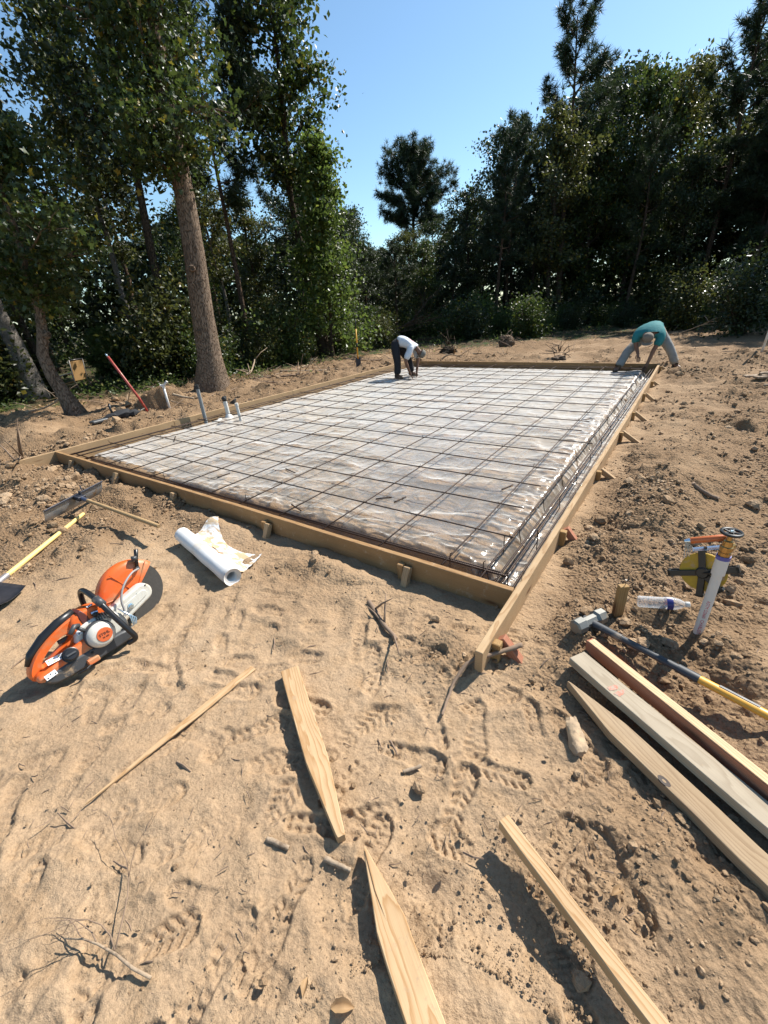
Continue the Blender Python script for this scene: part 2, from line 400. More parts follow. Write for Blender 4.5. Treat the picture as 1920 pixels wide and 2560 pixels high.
def height(x, y, fine=True):
    D = soil_at(x, y); far = sst(6, 14, np.hypot(x, y))
    z = .022*fbm(x*.6, y*.6, 1, 3)+.016*fbm(x*2.4, y*2.4, 3, 3)+.05*far*fbm(x*.25, y*.25, 9, 3)
    for a, b, h, p, q in MOUNDS:
        z = z+h*np.exp(-((x-a)/p)**2-((y-b)/q)**2)*(1+.35*fbm(x*4, y*4, 17, 2))
    # pit wall left of the form: steep, shaded face
    u = (x+8.78)*.88-(y-4.62)*.47; v = (x+8.78)*.47+(y-4.62)*.88; u = u+.06*fbm(x*5, y*5, 87, 2)
    z = z+.40*np.exp(-(v/.42)**4)*np.where(u < .1, np.exp(-((u-.1)/.55)**2), 1-sst(.1, .22, u))-.05*np.exp(-(v/.5)**2-((u-.35)/.2)**2)
    # dragged and wheeled ripples in the soft sand
    c, s = math.cos(.55), math.sin(.55)
    a, b = x*c+y*s, -x*s+y*c
    S = 1-sst(.15, .5, D)
    z = z+S*(.024*(ridge(a*1.1+.4*b, b*3.6+.6*fbm(x*2, y*2, 8, 2), 20, 2)-.6)+.014*fbm(x*5, y*5, 23, 4, .55)+.010*lumps(x*3.3, y*3.3, 26)*sst(.0, .4, fbm(x*1.3, y*1.3, 27, 2)))
    crust = sst(-.1, .35, fbm(x*1.7+3, y*1.7, 93, 3))
    z = z+.004*fbm(x*16, y*16, 29, 3)*(.4+D)+S*crust*(.006*(ridge(a*5+2*b, b*9, 94, 3)**3-.2)+.006*(ridge(x*19, y*19, 96, 2)**3-.2)+.007*lumps(x*13, y*13, 98))
    if fine:
        g = (.65+.6*fbm(x*2.2, y*2.2, 40, 2))*(1+.5*sst(3, 8, np.hypot(x, y)))
        L = D*g
        wx, wy = x+.05*fbm(x*5, y*5, 46, 2), y+.05*fbm(x*5, y*5, 47, 2)
        z = z+L*(.085*lumps(wx*3.4, wy*3.4, 50)+.060*lumps(wx*7.5, wy*7.5, 60)+.030*lumps(wx*16, wy*16, 70)+.05*(ridge(wx*2.4, wy*3.6, 80, 3)-.6)+.012*fbm(x*28, y*28, 81, 3))
        z = z+.0035*fbm(x*38, y*38, 33, 3, .6)
        near = (np.hypot(x, y) < 5)
        z = z+np.where(near, L*.014*lumps(wx*36, wy*36, 85), 0)
    return np.where(inside(x, y), bed_at(x, y), z)
def hz(x, y):
    return float(height(np.array([x], float), np.array([y], float))[0])
# boot prints pressed into the sand
def sole(u):
    return np.interp(u, [-.145, -.135, -.11, -.06, -.02, .03, .075, .11, .135, .146], [.0, .022, .033, .034, .028, .038, .047, .044, .028, 0])
def stamp(x, y, z, px, py, an, depth, kind):
    sel = np.where((np.abs(x-px) < .2) & (np.abs(y-py) < .2))[0]
    if not len(sel): return
    dx, dy = x[sel]-px, y[sel]-py
    u = dx*math.cos(an)+dy*math.sin(an); v = -dx*math.sin(an)+dy*math.cos(an)
    w = sole(u)+.004*vn(u*40, v*40, int(px*97) & 63); e = w-np.abs(v)
    cut = (-.16, -.16, -.16, -.16, -.02)[int(abs(px)*1000) % 5]; hi = (.16, .16, .03, .16, .16)[int(abs(py)*1000) % 5]
    ins = sst(-.005, .007, e)*(np.abs(u) < .155)*sst(cut-.01, cut+.02, u)*(1-sst(hi-.02, hi+.01, u))
    rim = np.exp(-((e+.011)/.010)**2)*(np.abs(u) < .165)*sst(-.4, .4, vn(u*8+py*9, v*8+px*5, 31))*sst(cut-.03, cut, u)*(1-sst(hi, hi+.03, u))
    if kind == 0:   tr = (np.abs(((u*30+np.abs(v)*24) % 1)-.5) > .24).astype(float)*(np.abs(v) > .006)
    elif kind == 1: tr = ((np.abs((u*26 % 1)-.5) < .28) & (np.abs((v*28 % 1)-.5) < .30)).astype(float)
    else:           tr = (np.sin(u*210+np.sign(v)*1.5) > -.2).astype(float)*.8
    arch = 1-.55*np.exp(-((u+.03)/.02)**2)
    fade = .35+.65*sst(-.25, .35, vn(u*9+px*7, v*9+py*5, 77))
    flat = z[sel].mean()
    z[sel] = z[sel]*(1-.6*ins)+.6*ins*flat-ins*arch*(depth*.75+.0095*tr*fade)+rim*depth*.38
def make_ground():
    cen = YAW
    A = np.concatenate([np.arange(-1.92, 1.80, R_(.35)), np.linspace(1.80, 2*math.pi-1.92, 50, endpoint=False)[1:]])
    rr = [.06, .12, .18, .24, .29]; r = .32
    while r < 700:
        rr.append(r); r *= 1.0048 if r < 14 else (1.012 if r < 34 else 1.12)
    rr = np.array(rr); n, m = len(rr), len(A)
    rad, ang = np.meshgrid(rr, A+cen, indexing='ij')
    x = (rad*np.sin(ang)).ravel(); y = (rad*np.cos(ang)).ravel()
    z = height(x, y)
    rg = random.Random(11); prints = []
    for i in range(1500):
        d = .55+2.6*rg.random(); az = YAW+rg.uniform(-1.25, .80); px, py = d*math.sin(az), d*math.cos(az)
        if any((px-q[0])**2+(py-q[1])**2 < .150**2 for q in prints) or py > 1.75: continue
        prints.append((px, py, rg.choice([.6, 2.2, 3.6, 5.3, 1.2])+rg.uniform(-.5, .5), rg.uniform(.006, .015), rg.choice([0, 0, 1, 2])))
    for k in range(110):     # older, half filled dents
        d = .5+2.6*rg.random(); az = YAW+rg.uniform(-1.25, .80); px, py = d*math.sin(az), d*math.cos(az); an = rg.uniform(0, 3.14); c, s = math.cos(an), math.sin(an)
        sel = np.where((np.abs(x-px) < .3) & (np.abs(y-py) < .3))[0]; u = (x[sel]-px)*c+(y[sel]-py)*s; v = -(x[sel]-px)*s+(y[sel]-py)*c; q = (u/.13)**2+(v/.06)**2
        if py < 1.6: z[sel] += -.014*np.exp(-q)+.007*np.exp(-((q-2.2)/.9)**2)*(.5+.5*vn(u*6+px, v*6, 12))
    for q in prints:
        if soil_at(np.array([q[0]]), np.array([q[1]]))[0] < .45: stamp(x, y, z, *q)
    i = np.arange(n-1)[:, None]; j = np.arange(m)[None, :]
    F = np.stack([i*m+j, i*m+(j+1) % m, (i+1)*m+(j+1) % m, (i+1)*m+j], -1).reshape(-1, 4)[:, ::-1]
    V = np.stack([x, y, z], -1)
    me = np_mesh('ground', V, F, M_SAND)
    D = soil_at(x, y); D = np.where(inside(x, y), .25, D)
    attr(me, 'soil', D); attr(me, 'litter', litter_at(x, y))
    o = link('ground', me); tag(o, 'churned tan sand of the clearing running into the woods', None, None, 'structure'); return o
make_ground()
ICO = None
def ico():
    t = (1+5**.5)/2
    v = np.array([(-1, t, 0), (1, t, 0), (-1, -t, 0), (1, -t, 0), (0, -1, t), (0, 1, t), (0, -1, -t), (0, 1, -t), (t, 0, -1), (t, 0, 1), (-t, 0, -1), (-t, 0, 1)], float)
    f = np.array([(0, 11, 5), (0, 5, 1), (0, 1, 7), (0, 7, 10), (0, 10, 11), (1, 5, 9), (5, 11, 4), (11, 10, 2), (10, 7, 6), (7, 1, 8), (3, 9, 4), (3, 4, 2), (3, 2, 6), (3, 6, 8), (3, 8, 9), (4, 9, 5), (2, 4, 11), (6, 2, 10), (8, 6, 7), (9, 8, 1)])
    return v/np.linalg.norm(v[0]), f
def make_clods():
    rs = np.random.RandomState(4); v0, f0 = ico()
    vo = np.array([(1, 0, 0), (0, 1, 0), (-1, 0, 0), (0, -1, 0), (0, 0, 1), (0, 0, -1)], float); fo = np.array([(0, 1, 4), (1, 2, 4), (2, 3, 4), (3, 0, 4), (1, 0, 5), (2, 1, 5), (3, 2, 5), (0, 3, 5)])
    def scatter(N, smin, sk, smax, pw, bare):
        P = []
        while sum(map(len, P)) < N:
            d = .5+14*rs.rand(60000)**2.4; az = YAW+rs.uniform(-1.3, 1.1, 60000); x = d*np.sin(az); y = d*np.cos(az)
            D = soil_at(x, y)*(~inside(x, y))*(1-litter_at(x, y)); g = sst(-.15, .45, fbm(x*2.6, y*2.6, 55, 3)); k = rs.rand(60000) < (D**pw*.4*(.15+.85*g)+bare)
            sz = (smin+sk*rs.pareto(2.4, 60000)).clip(smin, smax)*(1+.22*np.clip(d-2, 0, 6))*(.6+.4*D); P.append(np.stack([x, y, sz], -1)[k])
        return np.concatenate(P)[:N]
    V_, F_, off = [], [], 0
    for P, v, f in ((scatter(13000, .006, .0035, .034, 1.7, .002), v0, f0), (scatter(36000, .0022, .0012, .008, 1.3, .012), vo, fo)):
        n = len(P); m = len(v); z = height(P[:, 0], P[:, 1])
        V = v[None]*(1+.55*(rs.rand(n, m, 1)-.5))*P[:, 2][:, None, None]*np.stack([.8+.6*rs.rand(n), .8+.6*rs.rand(n), .6+.4*rs.rand(n)], -1)[:, None, :]
        a = rs.rand(n)*6.28; ca, sa = np.cos(a)[:, None], np.sin(a)[:, None]; V = np.stack([V[..., 0]*ca-V[..., 1]*sa, V[..., 0]*sa+V[..., 1]*ca, V[..., 2]], -1)
        V += np.stack([P[:, 0], P[:, 1], z+P[:, 2]*.3], -1)[:, None, :]
        V_.append(V.reshape(-1, 3)); F_.append((f[None]+off+m*np.arange(n)[:, None, None]).reshape(-1, 3)); off += n*m
    o = link('soil_clods', np_mesh('soil_clods', np.concatenate(V_), np.concatenate(F_), M_CLOD, False))
    tag(o, 'loose crumbs and clods of soil scattered on the sand', 'soil clods', None, 'stuff')
make_clods()
# ------------------------------------------------------------------ slab form: boards, stakes and kickers nailed together
def board_mesh(L, w, t, ch=.003, wob=.0015, seed=0, point=0, point2=0, tip=.10):
    """plank along local X from 0..L, width on Y, thickness on Z (top at t/2); point = length of a stake point at X=L"""
    rg = random.Random(seed); b = MB()
    xs = [0, ch]+[L*k/8 for k in range(1, 8)]+[L-ch, L]
    if point: xs = [0, ch]+[(L-point)*k/6 for k in range(1, 6)]+[L-point, L-point*.66, L-point*.33, L-.012, L]
    secs = []
    for i, x in enumerate(xs):
        f = 1.
        if point and x > L-point: f = max(tip, 1-(x-(L-point))/point*(1.02-tip))
        if point2 and x < point2: f = max(.25, x/point2)
        e = ch if i in (0, len(xs)-1) else 0
        hy, hzz = max(w/2*f-e, .002), t/2-e
        oy, oz = rg.uniform(-1, 1)*wob, rg.uniform(-1, 1)*wob
        c = min(ch, hy*.5)
        secs.append([(x, y+oy, z+oz) for y, z in ((-hy+c, -hzz), (hy-c, -hzz), (hy, -hzz+c), (hy, hzz-c), (hy-c, hzz), (-hy+c, hzz), (-hy, hzz-c), (-hy, -hzz+c))])
    vs = [p for s in secs for p in s]; fs = []
    for i in range(len(secs)-1):
        for k in range(8): fs.append((i*8+k, i*8+(k+1) % 8, (i+1)*8+(k+1) % 8, (i+1)*8+k)[::-1])
    fs.append(tuple(range(8))); fs.append(tuple((len(secs)-1)*8+k for k in range(8))[::-1])
    return b.add(vs, fs)
form = empty('slab_form', ((XL+XR)/2, YF, 0), 'long rectangular lumber form braced with stakes around the plastic covered slab bed', 'slab form')
BH = .19; ZT = .15
def form_board(a, b, mat, name='board', seed=0):
    a = Vector((a[0], a[1], ZT-BH/2)); b = Vector((b[0], b[1], ZT-BH/2)); L = (b-a).length
    return board_mesh(L, .038, BH, .003, .002, seed).build(name, mat, form, frame(a, b-a))
fb = form_board((XL+.02, YF), (-3.30, YF+.012), M_FORMD, seed=1)
form_board((-3.30+.004, YF+.012), (XR-.021, YF-.006), M_FORMD, seed=2)
form_board((XR+.002, 1.385), (XR+.008, 5.9), M_FORM, seed=3); form_board((XR+.008, 5.904), (XR-.005, YB+.05), M_FORM, seed=4)
form_board((XL+.035, 1.50), (XL-.012, 3.62), M_FORM, seed=5); form_board((XL-.012, 3.624), (XL+.005, 6.28), M_FORM, seed=6); form_board((XL+.005, 6.284), (XL, YB+.04), M_FORM, seed=7)
form_board((XL+.022, YB), (-3.4, YB+.004), M_FORMD, seed=8); form_board((-3.396, YB+.004), (XR-.028, YB), M_FORMD, seed=9)
nail = NT('nail_steel').p(Base_Color=(.25, .23, .21), Metallic=.9, Roughness=.45).m
def stake_pair(x, y, nx, ny, tall=.0, two=True, seed=0, mats=(M_STAKE, M_FORM), kick=.42):
    """upright stake against the board and a kicker leaning out along (nx, ny)"""
    rg = random.Random(seed); tx, ty = -ny, nx
    n = Vector((nx, ny, 0)); t = Vector((tx, ty, 0)); o = Vector((x, y, 0))+n*(.019+.021)
    zt = ZT-.012-rg.uniform(0, .03)+tall
    if two:
        p = o+t*rg.uniform(-.03, -.01); m = frame(p+Vector((0, 0, zt)), Vector((rg.uniform(-.03, .03), rg.uniform(-.03, .03), -1)), n)
        board_mesh(.42, .042, .040, .003, .002, seed, point=.14).build('stake', mats[0], form, m)
        p = o+t*.036+Vector((0, 0, zt-.01)); q = p+n*kick*rg.uniform(.9, 1.1)+Vector((0, 0, -.27))
    else:
        p = o+Vector((0, 0, zt)); q = p+n*rg.uniform(.12, .2)+Vector((0, 0, -.35))
    m = frame(p, q-p, n.cross(Vector((0, 0, 1))))
    board_mesh((q-p).length, .046, .044, .003, .002, seed+5, point=.08).build('brace', mats[1], form, m)
    b = MB(); b.tube([(0, 0, 0), (.03, 0, 0)], .002, 6); b.lathe([(.0045, 0), (.0045, .0015)], 8, frame((.03, 0, 0), (0, 0, -1), (1, 0, 0)))
    b.build('nail', nail, form, frame(o+t*.03+Vector((0, 0, ZT-.06)), n))
for i, (x, two) in enumerate(((-6.13, 0), (-4.98, 0), (-3.86, 0), (-2.55, 1), (-1.25, 1))):
    stake_pair(x, YF, 0, -1, two=bool(two), kick=.13, seed=20+i, mats=(M_FORMD, M_FORM))
for i, y in enumerate((1.53, 2.78, 4.08, 5.38, 6.46, 7.74, 9.0, 10.7)):
    stake_pair(XR+.004, y, 1, 0, kick=(.22 if i < 2 else .40), seed=40+i, mats=(M_STAKE, M_RED if i < 2 else M_FORM))
for i, y in enumerate((3.4, 5.2, 7.2, 9.2)):
    stake_pair(XL-.004, y, -1, 0, tall=-.05, seed=60+i, mats=(M_STAKE, M_FORM))
# bent nail in the top of the right board by the corner
b = MB(); b.tube([(0, 0, 0), (.0, .0, .05), (.006, .004, .075)], .0022, 6); b.build('nail', nail, form, Matrix.Translation((XR-.008, 2.02, ZT-.004)))
# ------------------------------------------------------------------ plastic sheet
def mat_sheet():
    t = NT('clear_plastic_film'); c = t.co()
    n1 = t.noise(t.mapping(c, (.8, 2.0, 1)), 1.3, 5, .62, .6); n2 = t.noise(t.mapping(c, (2.5, 1.2, 1)), 5, 5, .65, 1.2)
    st = t.ramp(t.math('ADD', t.math('MULTIPLY', n1, .6), t.math('MULTIPLY', n2, .4)), [(.43, 0.), (.66, 1.)])
    dirt = t.mix(n2, (.50, .37, .23), (.63, .50, .35))
    col = t.mix(t.math('MULTIPLY', st, .7), (.76, .74, .70), dirt)
    rid = t.n('TexNoise', {'Vector': t.mapping(c, (1., 1.5, 1.)), 'Scale': 7., 'Detail': 5, 'Roughness': .55, 'Distortion': .9, 'Lacunarity': 2.1}, noise_type='RIDGED_MULTIFRACTAL')
    n4 = t.noise(t.mapping(c, (1., 1., 1)), 48, 3, .55, 1.8)
    t.p(Base_Color=col, Roughness=.5, Specular_IOR_Level=.4)
    b1 = t.bump(rid, .5, .016); bn = t.bump(n4, .22, .006, b1)
    lw = t.n('LayerWeight', {'Blend': .5}, out=1)
    haze = t.ramp(lw, [(.0, .06), (.48, .10), (.62, .20), (.75, .52), (.86, .92)])
    haze = t.math('MINIMUM', t.math('ADD', haze, t.math('MULTIPLY', st, .10)), 1.)
    tr = t.n('BsdfTransparent', {'Color': (.95, .94, .92)})
    body = t.n('MixShader', {0: haze, 1: tr, 2: t.b.outputs[0]})
    gl = t.n('BsdfAnisotropic', {'Color': (1, 1, 1), 'Roughness': .16, 'Normal': bn})
    fr = t.n('Fresnel', {'IOR': 1.48, 'Normal': bn})
    mx = t.n('MixShader', {0: t.math('MULTIPLY', fr, .78), 1: body, 2: gl})
    t.t.links.new(mx, t.o.inputs[0]); return t.m
M_SHEET = mat_sheet()
def sharp(x, y, s, o=2): return ridge(x, y, s, o)**4
def sheet_z(x, y):
    z = np.maximum(bed_at(x, y, 1.35)+.014, bed_at(x, y)+.006)
    edge = .75*np.exp(-((XR-x-.34)/.24)**2)+.7*np.exp(-((y-YF-.34)/.20)**2)*sst(-4.6, -3.4, x)
    z = z+.018*sharp(x*1.1+.8*y, y*1.7-.5*x, 101)+.009*sharp(x*3.4+y, y*2.6-.9*x, 105)+.006*sharp(x*7-2*y, y*6+2*x, 108)
    z = z+edge*(.040*sharp(x*1.6+.5*y, y*4.4+1.3*x, 111)+.036*sharp(x*2.6-.8*y, y*8-2.2*x, 114)+.020*sharp(x*6, y*13+3*x, 117)+.02*sharp(x*7+y, y*2, 119))
    for cx, a in ((-1.34, 1.), (-1.83, .8), (-2.30, 1.), (-2.78, .7), (-3.27, 1.), (-3.75, .7), (-4.25, .8), (-4.9, .6), (-5.5, .6)):
        q = x-cx-.03*vn(y*.6, y*0+cx, 7)
        z = z+.007*a*np.exp(-(q/.010)**2)*sst(-.1, .5, vn(y*2.3, x*0+cx*3, 9)+.1)
    return z
def make_sheet():
    nx, ny = 310, 390
    u = np.linspace(0, 1, nx); v = np.linspace(0, 1, ny)**1.35
    U, Vv = np.meshgrid(u, v, indexing='xy')
    x = XL+.03+(XR-.03-XL-.03)*U
    ye = 2.29+.035*fbm(x*2.2, x*0, 3, 3)-.33*sst(-4.75, -4.0, x)
    y = ye+(YB-.025-ye)*Vv
    x = x+.03*fbm(y*1.3, x*.2, 14, 3)*(U < .02)
    z = sheet_z(x, y)+.02*np.exp(-(Vv/.004)**2)*(x < -4.3)*vn(x*9, x*0, 4)
    P = np.stack([x, y, z], -1).reshape(-1, 3)
    j = np.arange(ny-1)[:, None]; i = np.arange(nx-1)[None]
    F = np.stack([j*nx+i, j*nx+i+1, (j+1)*nx+i+1, (j+1)*nx+i], -1).reshape(-1, 4)
    o = link('plastic_sheet', np_mesh('plastic_sheet', P, F, M_SHEET))
    tag(o, 'wrinkled clear plastic sheeting stained with sand inside the lumber form', 'plastic sheet')
make_sheet()
# ------------------------------------------------------------------ rebar mat
def mat_rebar():
    t = NT('rusty_rebar'); c = t.co(); nz = t.noise(c, 40, 4, .6)
    rib = t.n('TexWave', {'Vector': c, 'Scale': 26., 'Distortion': .0}, out=1, wave_type='BANDS', bands_direction='X')
    t.p(Base_Color=t.mix(nz, (.030, .024, .021), (.085, .050, .034)), Metallic=.55, Roughness=.5)
    t.bump(rib, .8, .002); return t.m
M_REBAR = mat_rebar()
mat_ = empty('rebar_mat', ((XL+XR)/2, YF, .1), 'tied grid of rusty steel reinforcing bars over the plastic sheeting', 'rebar')
def bar(a, b, r=.0058, sag=.012, seed=0, n=14, parent=None, name='bar'):
    a, b = Vector(a), Vector(b); L = (b-a).length; rg = random.Random(seed); m = frame(a, b-a)
    ph, p2 = rg.uniform(0, 6), rg.uniform(0, 6); k = rg.uniform(1.2, 2.4)
    pts = [(L*i/n, .012*math.sin(ph+k*3*i/n)*min(1, L/3)*math.sin(math.pi*i/n), sag*(math.sin(p2+k*5*i/n)*.5)) for i in range(n+1)]
    return MB().tube(pts, r, 7).build(name, M_REBAR, parent or mat_, m, smooth=True)
ZB = .098; rg = random.Random(5)
LX = [-1.054-.5*i for i in range(12)]; CY = [2.0605+.4754*j for j in range(1, 19)]
for i, x in enumerate(LX):
    bar((x+rg.uniform(-.015, .015), 2.0+rg.uniform(-.03, .04), ZB), (x+rg.uniform(-.02, .02), YB-.12, ZB), seed=i)
for j, y in enumerate(CY):
    bar((XL+.12+rg.uniform(0, .25), y+rg.uniform(-.012, .012), ZB+.0135), (-.80+rg.uniform(-.12, .10), y+rg.uniform(-.012, .012), ZB+.0135), seed=40+j)
# footing bars along the edges
for k, (a, b) in enumerate((((-6.55, 2.085, .085), (-.66, 2.10, .085)), ((-6.6, 2.045, .06), (-.70, 2.118, .098)), ((-6.5, 2.06, -.08), (-.8, 2.06, -.08)),
                            ((-.785, 1.99, ZB), (-.775, 10.75, ZB)), ((-.70, 1.995, .09), (-.655, 10.7, .09)), ((-.665, 2.02, .085), (-.615, 10.75, .085)), ((-.64, 2.0, -.05), (-.63, 10.7, -.05)),
                            ((XL+.14, 2.0, .07), (XL+.13, 10.7, .07)), ((XL+.09, 2.05, .02), (XL+.09, 10.7, .02)), ((XL+.2, 10.78, .06), (-.8, 10.8, .06)))):
    bar(a, b, .0075, .016, 80+k, 18)
def ties():
    b = MB(); rg = random.Random(3)
    for i, x in enumerate(LX+[-.78]):
        for j, y in enumerate(CY):
            if rg.random() < .25: continue
            a = rg.uniform(0, 6.28); c = Vector((x+rg.uniform(-.01, .01), y+rg.uniform(-.01, .01), ZB+.012))
            d = Vector((math.cos(a), math.sin(a), 0))
            b.tube([c-d*.013, c+Vector((0, 0, .014)), c+d*.014, c+d*.03+Vector((0, 0, rg.uniform(.0, .035)))], .0022, 4)
    for j, y in enumerate(np.arange(2.1, 10.6, .6)):      # stirrups and hooks hanging in the right footing
        c = Vector((-.78, y, ZB)); b.tube([c, c+Vector((.02, .01, -.12)), c+Vector((.09, .0, -.19)), c+Vector((.14, -.01, -.06)), c+Vector((.13, 0, .02))], .0035, 5)
    for x, y in ((-1.02, 2.08), (-.80, 2.09), (-.8, 2.45), (-3.05, 2.1), (-.62, 2.6), (-4.4, 2.1)):
        b.tube([(x, y, .02), (x, y, .15), (x+.012, y, .165)], .0032, 5)
    o = b.build('tie_wires', M_REBAR, mat_); o['kind'] = 'stuff'
ties()
def offcut(a, b, label):
    a = Vector((*a, 0)); b = Vector((*b, 0)); q = np.array([a.x, b.x]), np.array([a.y, b.y]); z = sheet_z(*q)
    a.z, b.z = z[0]+.009, z[1]+.009
    o = bar(a, b, .0066, .002, int(a.x*-100), 4, parent=form, name='rebar_offcut'); o.parent = None; o.matrix_basis = frame(a, b-a)
    tag(o, label, 'rebar offcut', 'loose rebar offcuts on the plastic')
OFFCUTS_HERE = True
def polyline(pts): return [Vector(p) for p in pts]
# ------------------------------------------------------------------ pipe stubs by the left board
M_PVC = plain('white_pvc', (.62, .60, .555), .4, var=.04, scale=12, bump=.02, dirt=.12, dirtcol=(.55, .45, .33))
M_CONDUIT = plain('grey_conduit', (.22, .23, .23), .45, var=.1, bump=.03, dirt=.1)
M_RUBBER = plain('black_rubber', (.018, .018, .018), .6, bump=.1)
def pipe(name, base, h, r, tilt, mat, label, cat='pipe', cap=None):
    e = empty(name, base, label, cat); b = MB(); t = Vector((tilt[0], tilt[1], 1)).normalized()
    p0 = Vector(base)-t*.2; p1 = Vector(base)+t*h
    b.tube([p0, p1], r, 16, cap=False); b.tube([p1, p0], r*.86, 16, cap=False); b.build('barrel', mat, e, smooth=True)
    return e, p1, t
e, p1, t = pipe('conduit_pipe', (-6.603, 4.114, 0), .62, .030, (.0, -.01), M_CONDUIT, 'tall grey conduit standing inside the left form board', 'conduit')
MB().tube([p1-t*.05, p1+t*.015], .0335, 16).build('cap', M_RUBBER, e, smooth=True, ang=40)
e, p1, t = pipe('drain_pipe', (-6.515, 4.517, 0), .33, .036, (-.02, -.03), M_PVC, 'fatter white drain stub with plastic bunched at its foot')
b = MB(); b.tube([p1-t*.03, p1+t*.02, p1+t*.05], [.039, .041, .02], 12); b.tube([p1+t*.02, p1+t*.05+Vector((.03, .03, .0))], [.03, .012], 8); b.build('wrap', M_RUBBER, e, smooth=True)
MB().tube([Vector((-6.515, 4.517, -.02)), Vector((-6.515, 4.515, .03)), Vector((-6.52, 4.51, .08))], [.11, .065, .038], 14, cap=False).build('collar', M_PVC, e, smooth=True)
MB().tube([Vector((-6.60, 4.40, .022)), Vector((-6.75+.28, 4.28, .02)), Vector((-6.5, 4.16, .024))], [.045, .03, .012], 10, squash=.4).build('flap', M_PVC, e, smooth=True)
e, p1, t = pipe('drain_pipe', (-6.088, 4.435, 0), .30, .024, (-.03, -.05), M_PVC, 'thinner white pipe stub under a black upturned cover', 'pipe')
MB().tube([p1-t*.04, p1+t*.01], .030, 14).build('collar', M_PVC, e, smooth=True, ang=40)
b = MB(); b.lathe([(.006, .0), (.03, .012), (.07, .05), (.072, .055), (.066, .052), (.02, .016)], 14, frame(p1+Vector((-.02, -.01, .0)), Vector((.6, .5, .5)), Vector((-.5, -.2, .8)))); b.build('cover', M_RUBBER, e, smooth=True)
# ------------------------------------------------------------------ loose lumber
def rest(a, b, w=.04, sink=.004):
    """heights at both ends of a straight thing lying from a to b on the sand"""
    t = np.linspace(0, 1, 15); x = a[0]+(b[0]-a[0])*t; y = a[1]+(b[1]-a[1])*t
    d = np.array([-(b[1]-a[1]), b[0]-a[0]]); d = d/np.linalg.norm(d)*w
    z = np.maximum(np.maximum(height(x+d[0], y+d[1]), height(x-d[0], y-d[1])), height(x, y))
    k, c = np.polyfit(t, z, 1); up = np.sort(z-(k*t+c))[-4]
    return c+up-sink, k+c+up-sink
def plank(name, a, b, w, t, mat, label, cat='board', lift=(0, 0), roll=0., seed=0, point=0, up=None, ext=0., tip=.10):
    """lies along a -> b (a is local X = 0); w across, t thick"""
    a, b = np.array(a, float), np.array(b, float)
    if ext: b = b+(b-a)/np.linalg.norm(b-a)*ext
    za, zb = rest(a, b, w*.4); A = Vector((*a, za+t/2+lift[0])); B = Vector((*b, zb+t/2+lift[1]))
    m = frame(A, B-A) @ Matrix.Rotation(roll, 4, 'X')
    o = board_mesh((B-A).length, w, t, .0025, .0012, seed, point=point, tip=tip).build(name, mat, None, m)
    return tag(o, label, cat)
o = plank('stake', (-1.322, .936), (-.635, .507), .086, .040, M_PINE, 'pale new pine stake lying with its cut point toward the viewer, above the cracked stake', 'wood stake', seed=101, point=.30, tip=.36)
o = plank('stake', (-.02, .188), (-.556, .526), .087, .038, M_PINE, 'cracked pale stake running out of the bottom edge with its point uppermost', 'wood stake', seed=102, point=.21, lift=(.012, .0))
b = MB(); b.add([(-.10, .0, 0), (-.02, .006, 0), (.09, -.004, 0), (.088, -.0065, 0), (-.02, .003, 0)], [(0, 1, 4), (1, 2, 3, 4)])
b.build('crack', plain('split_wood', (.10, .055, .025), .9), o, wmat(o) @ Matrix.Translation((.53, .008, .0205)))
o = plank('board', (-.205, .814), (.30, .56), .040, .040, M_PINE, 'narrow straight grained pine stick propped above the sand at the bottom right', seed=103, ext=.12, lift=(.040, .050))
o = plank('board', (.62, .99), (-.165, 1.505), .088, .038, M_TAN, 'brown weathered stake with a dark knot, lowest of the three boards by the sledgehammer', seed=104, point=.26, lift=(.0, .012))
kb = MB(); kb.lathe([(.001, .0), (.013, .0006), (.015, -.002)], 12, None); kb.build('knot', plain('dark_knot', (.035, .02, .012), .7, var=.4), o, wmat(o) @ Matrix.Translation((.47, .03, .0192)) @ Matrix.Scale(1.7, 4, (1, 0, 0)))
o = plank('board', (-.164, 1.643), (.60, 1.153), .089, .038, M_GREY, 'flat grey weathered board with a red paint mark, middle of the three boards', seed=105, lift=(.030, .014))
pm = MB(); pm.add([(-.03, -.028, 0), (-.012, -.03, 0), (-.004, .0, 0), (-.016, .026, 0), (-.026, .01, 0), (.004, -.03, 0), (.026, -.02, 0), (.022, .012, 0), (.008, .03, 0), (.003, .004, 0)], [(0, 1, 2, 3, 4), (5, 6, 7, 8, 9)])
t = NT('red_paint_mark'); c = t.co(); f = t.ramp(t.noise(c, 70, 4, .7), [(.42, 0.), (.6, 1.)])
t.p(Base_Color=t.mix(f, (.36, .30, .23), (.52, .16, .10)), Roughness=.8)
pm.build('paint_mark', t.m, o, wmat(o) @ Matrix.Translation((.225, -.005, .0196)))
o = plank('board', (-.133, 1.768), (.62, 1.226), .040, .062, M_RED, 'red sided board with a pale top, highest of the three boards by the sledgehammer', seed=106, roll=.0, lift=(.0, .0))
MB().cbox(.01, .925, -.0185, .0185, 0, .004, .001).build('pale_face', M_REDTOP, o, wmat(o) @ Matrix.Translation((0, 0, .0305)))
o = plank('lath', (-1.52, .87), (-1.53, .085), .040, .010, M_PINE, 'thin yellowish wood lath tapering to a splinter left of the pale stake', 'lath', seed=107, point=.45)
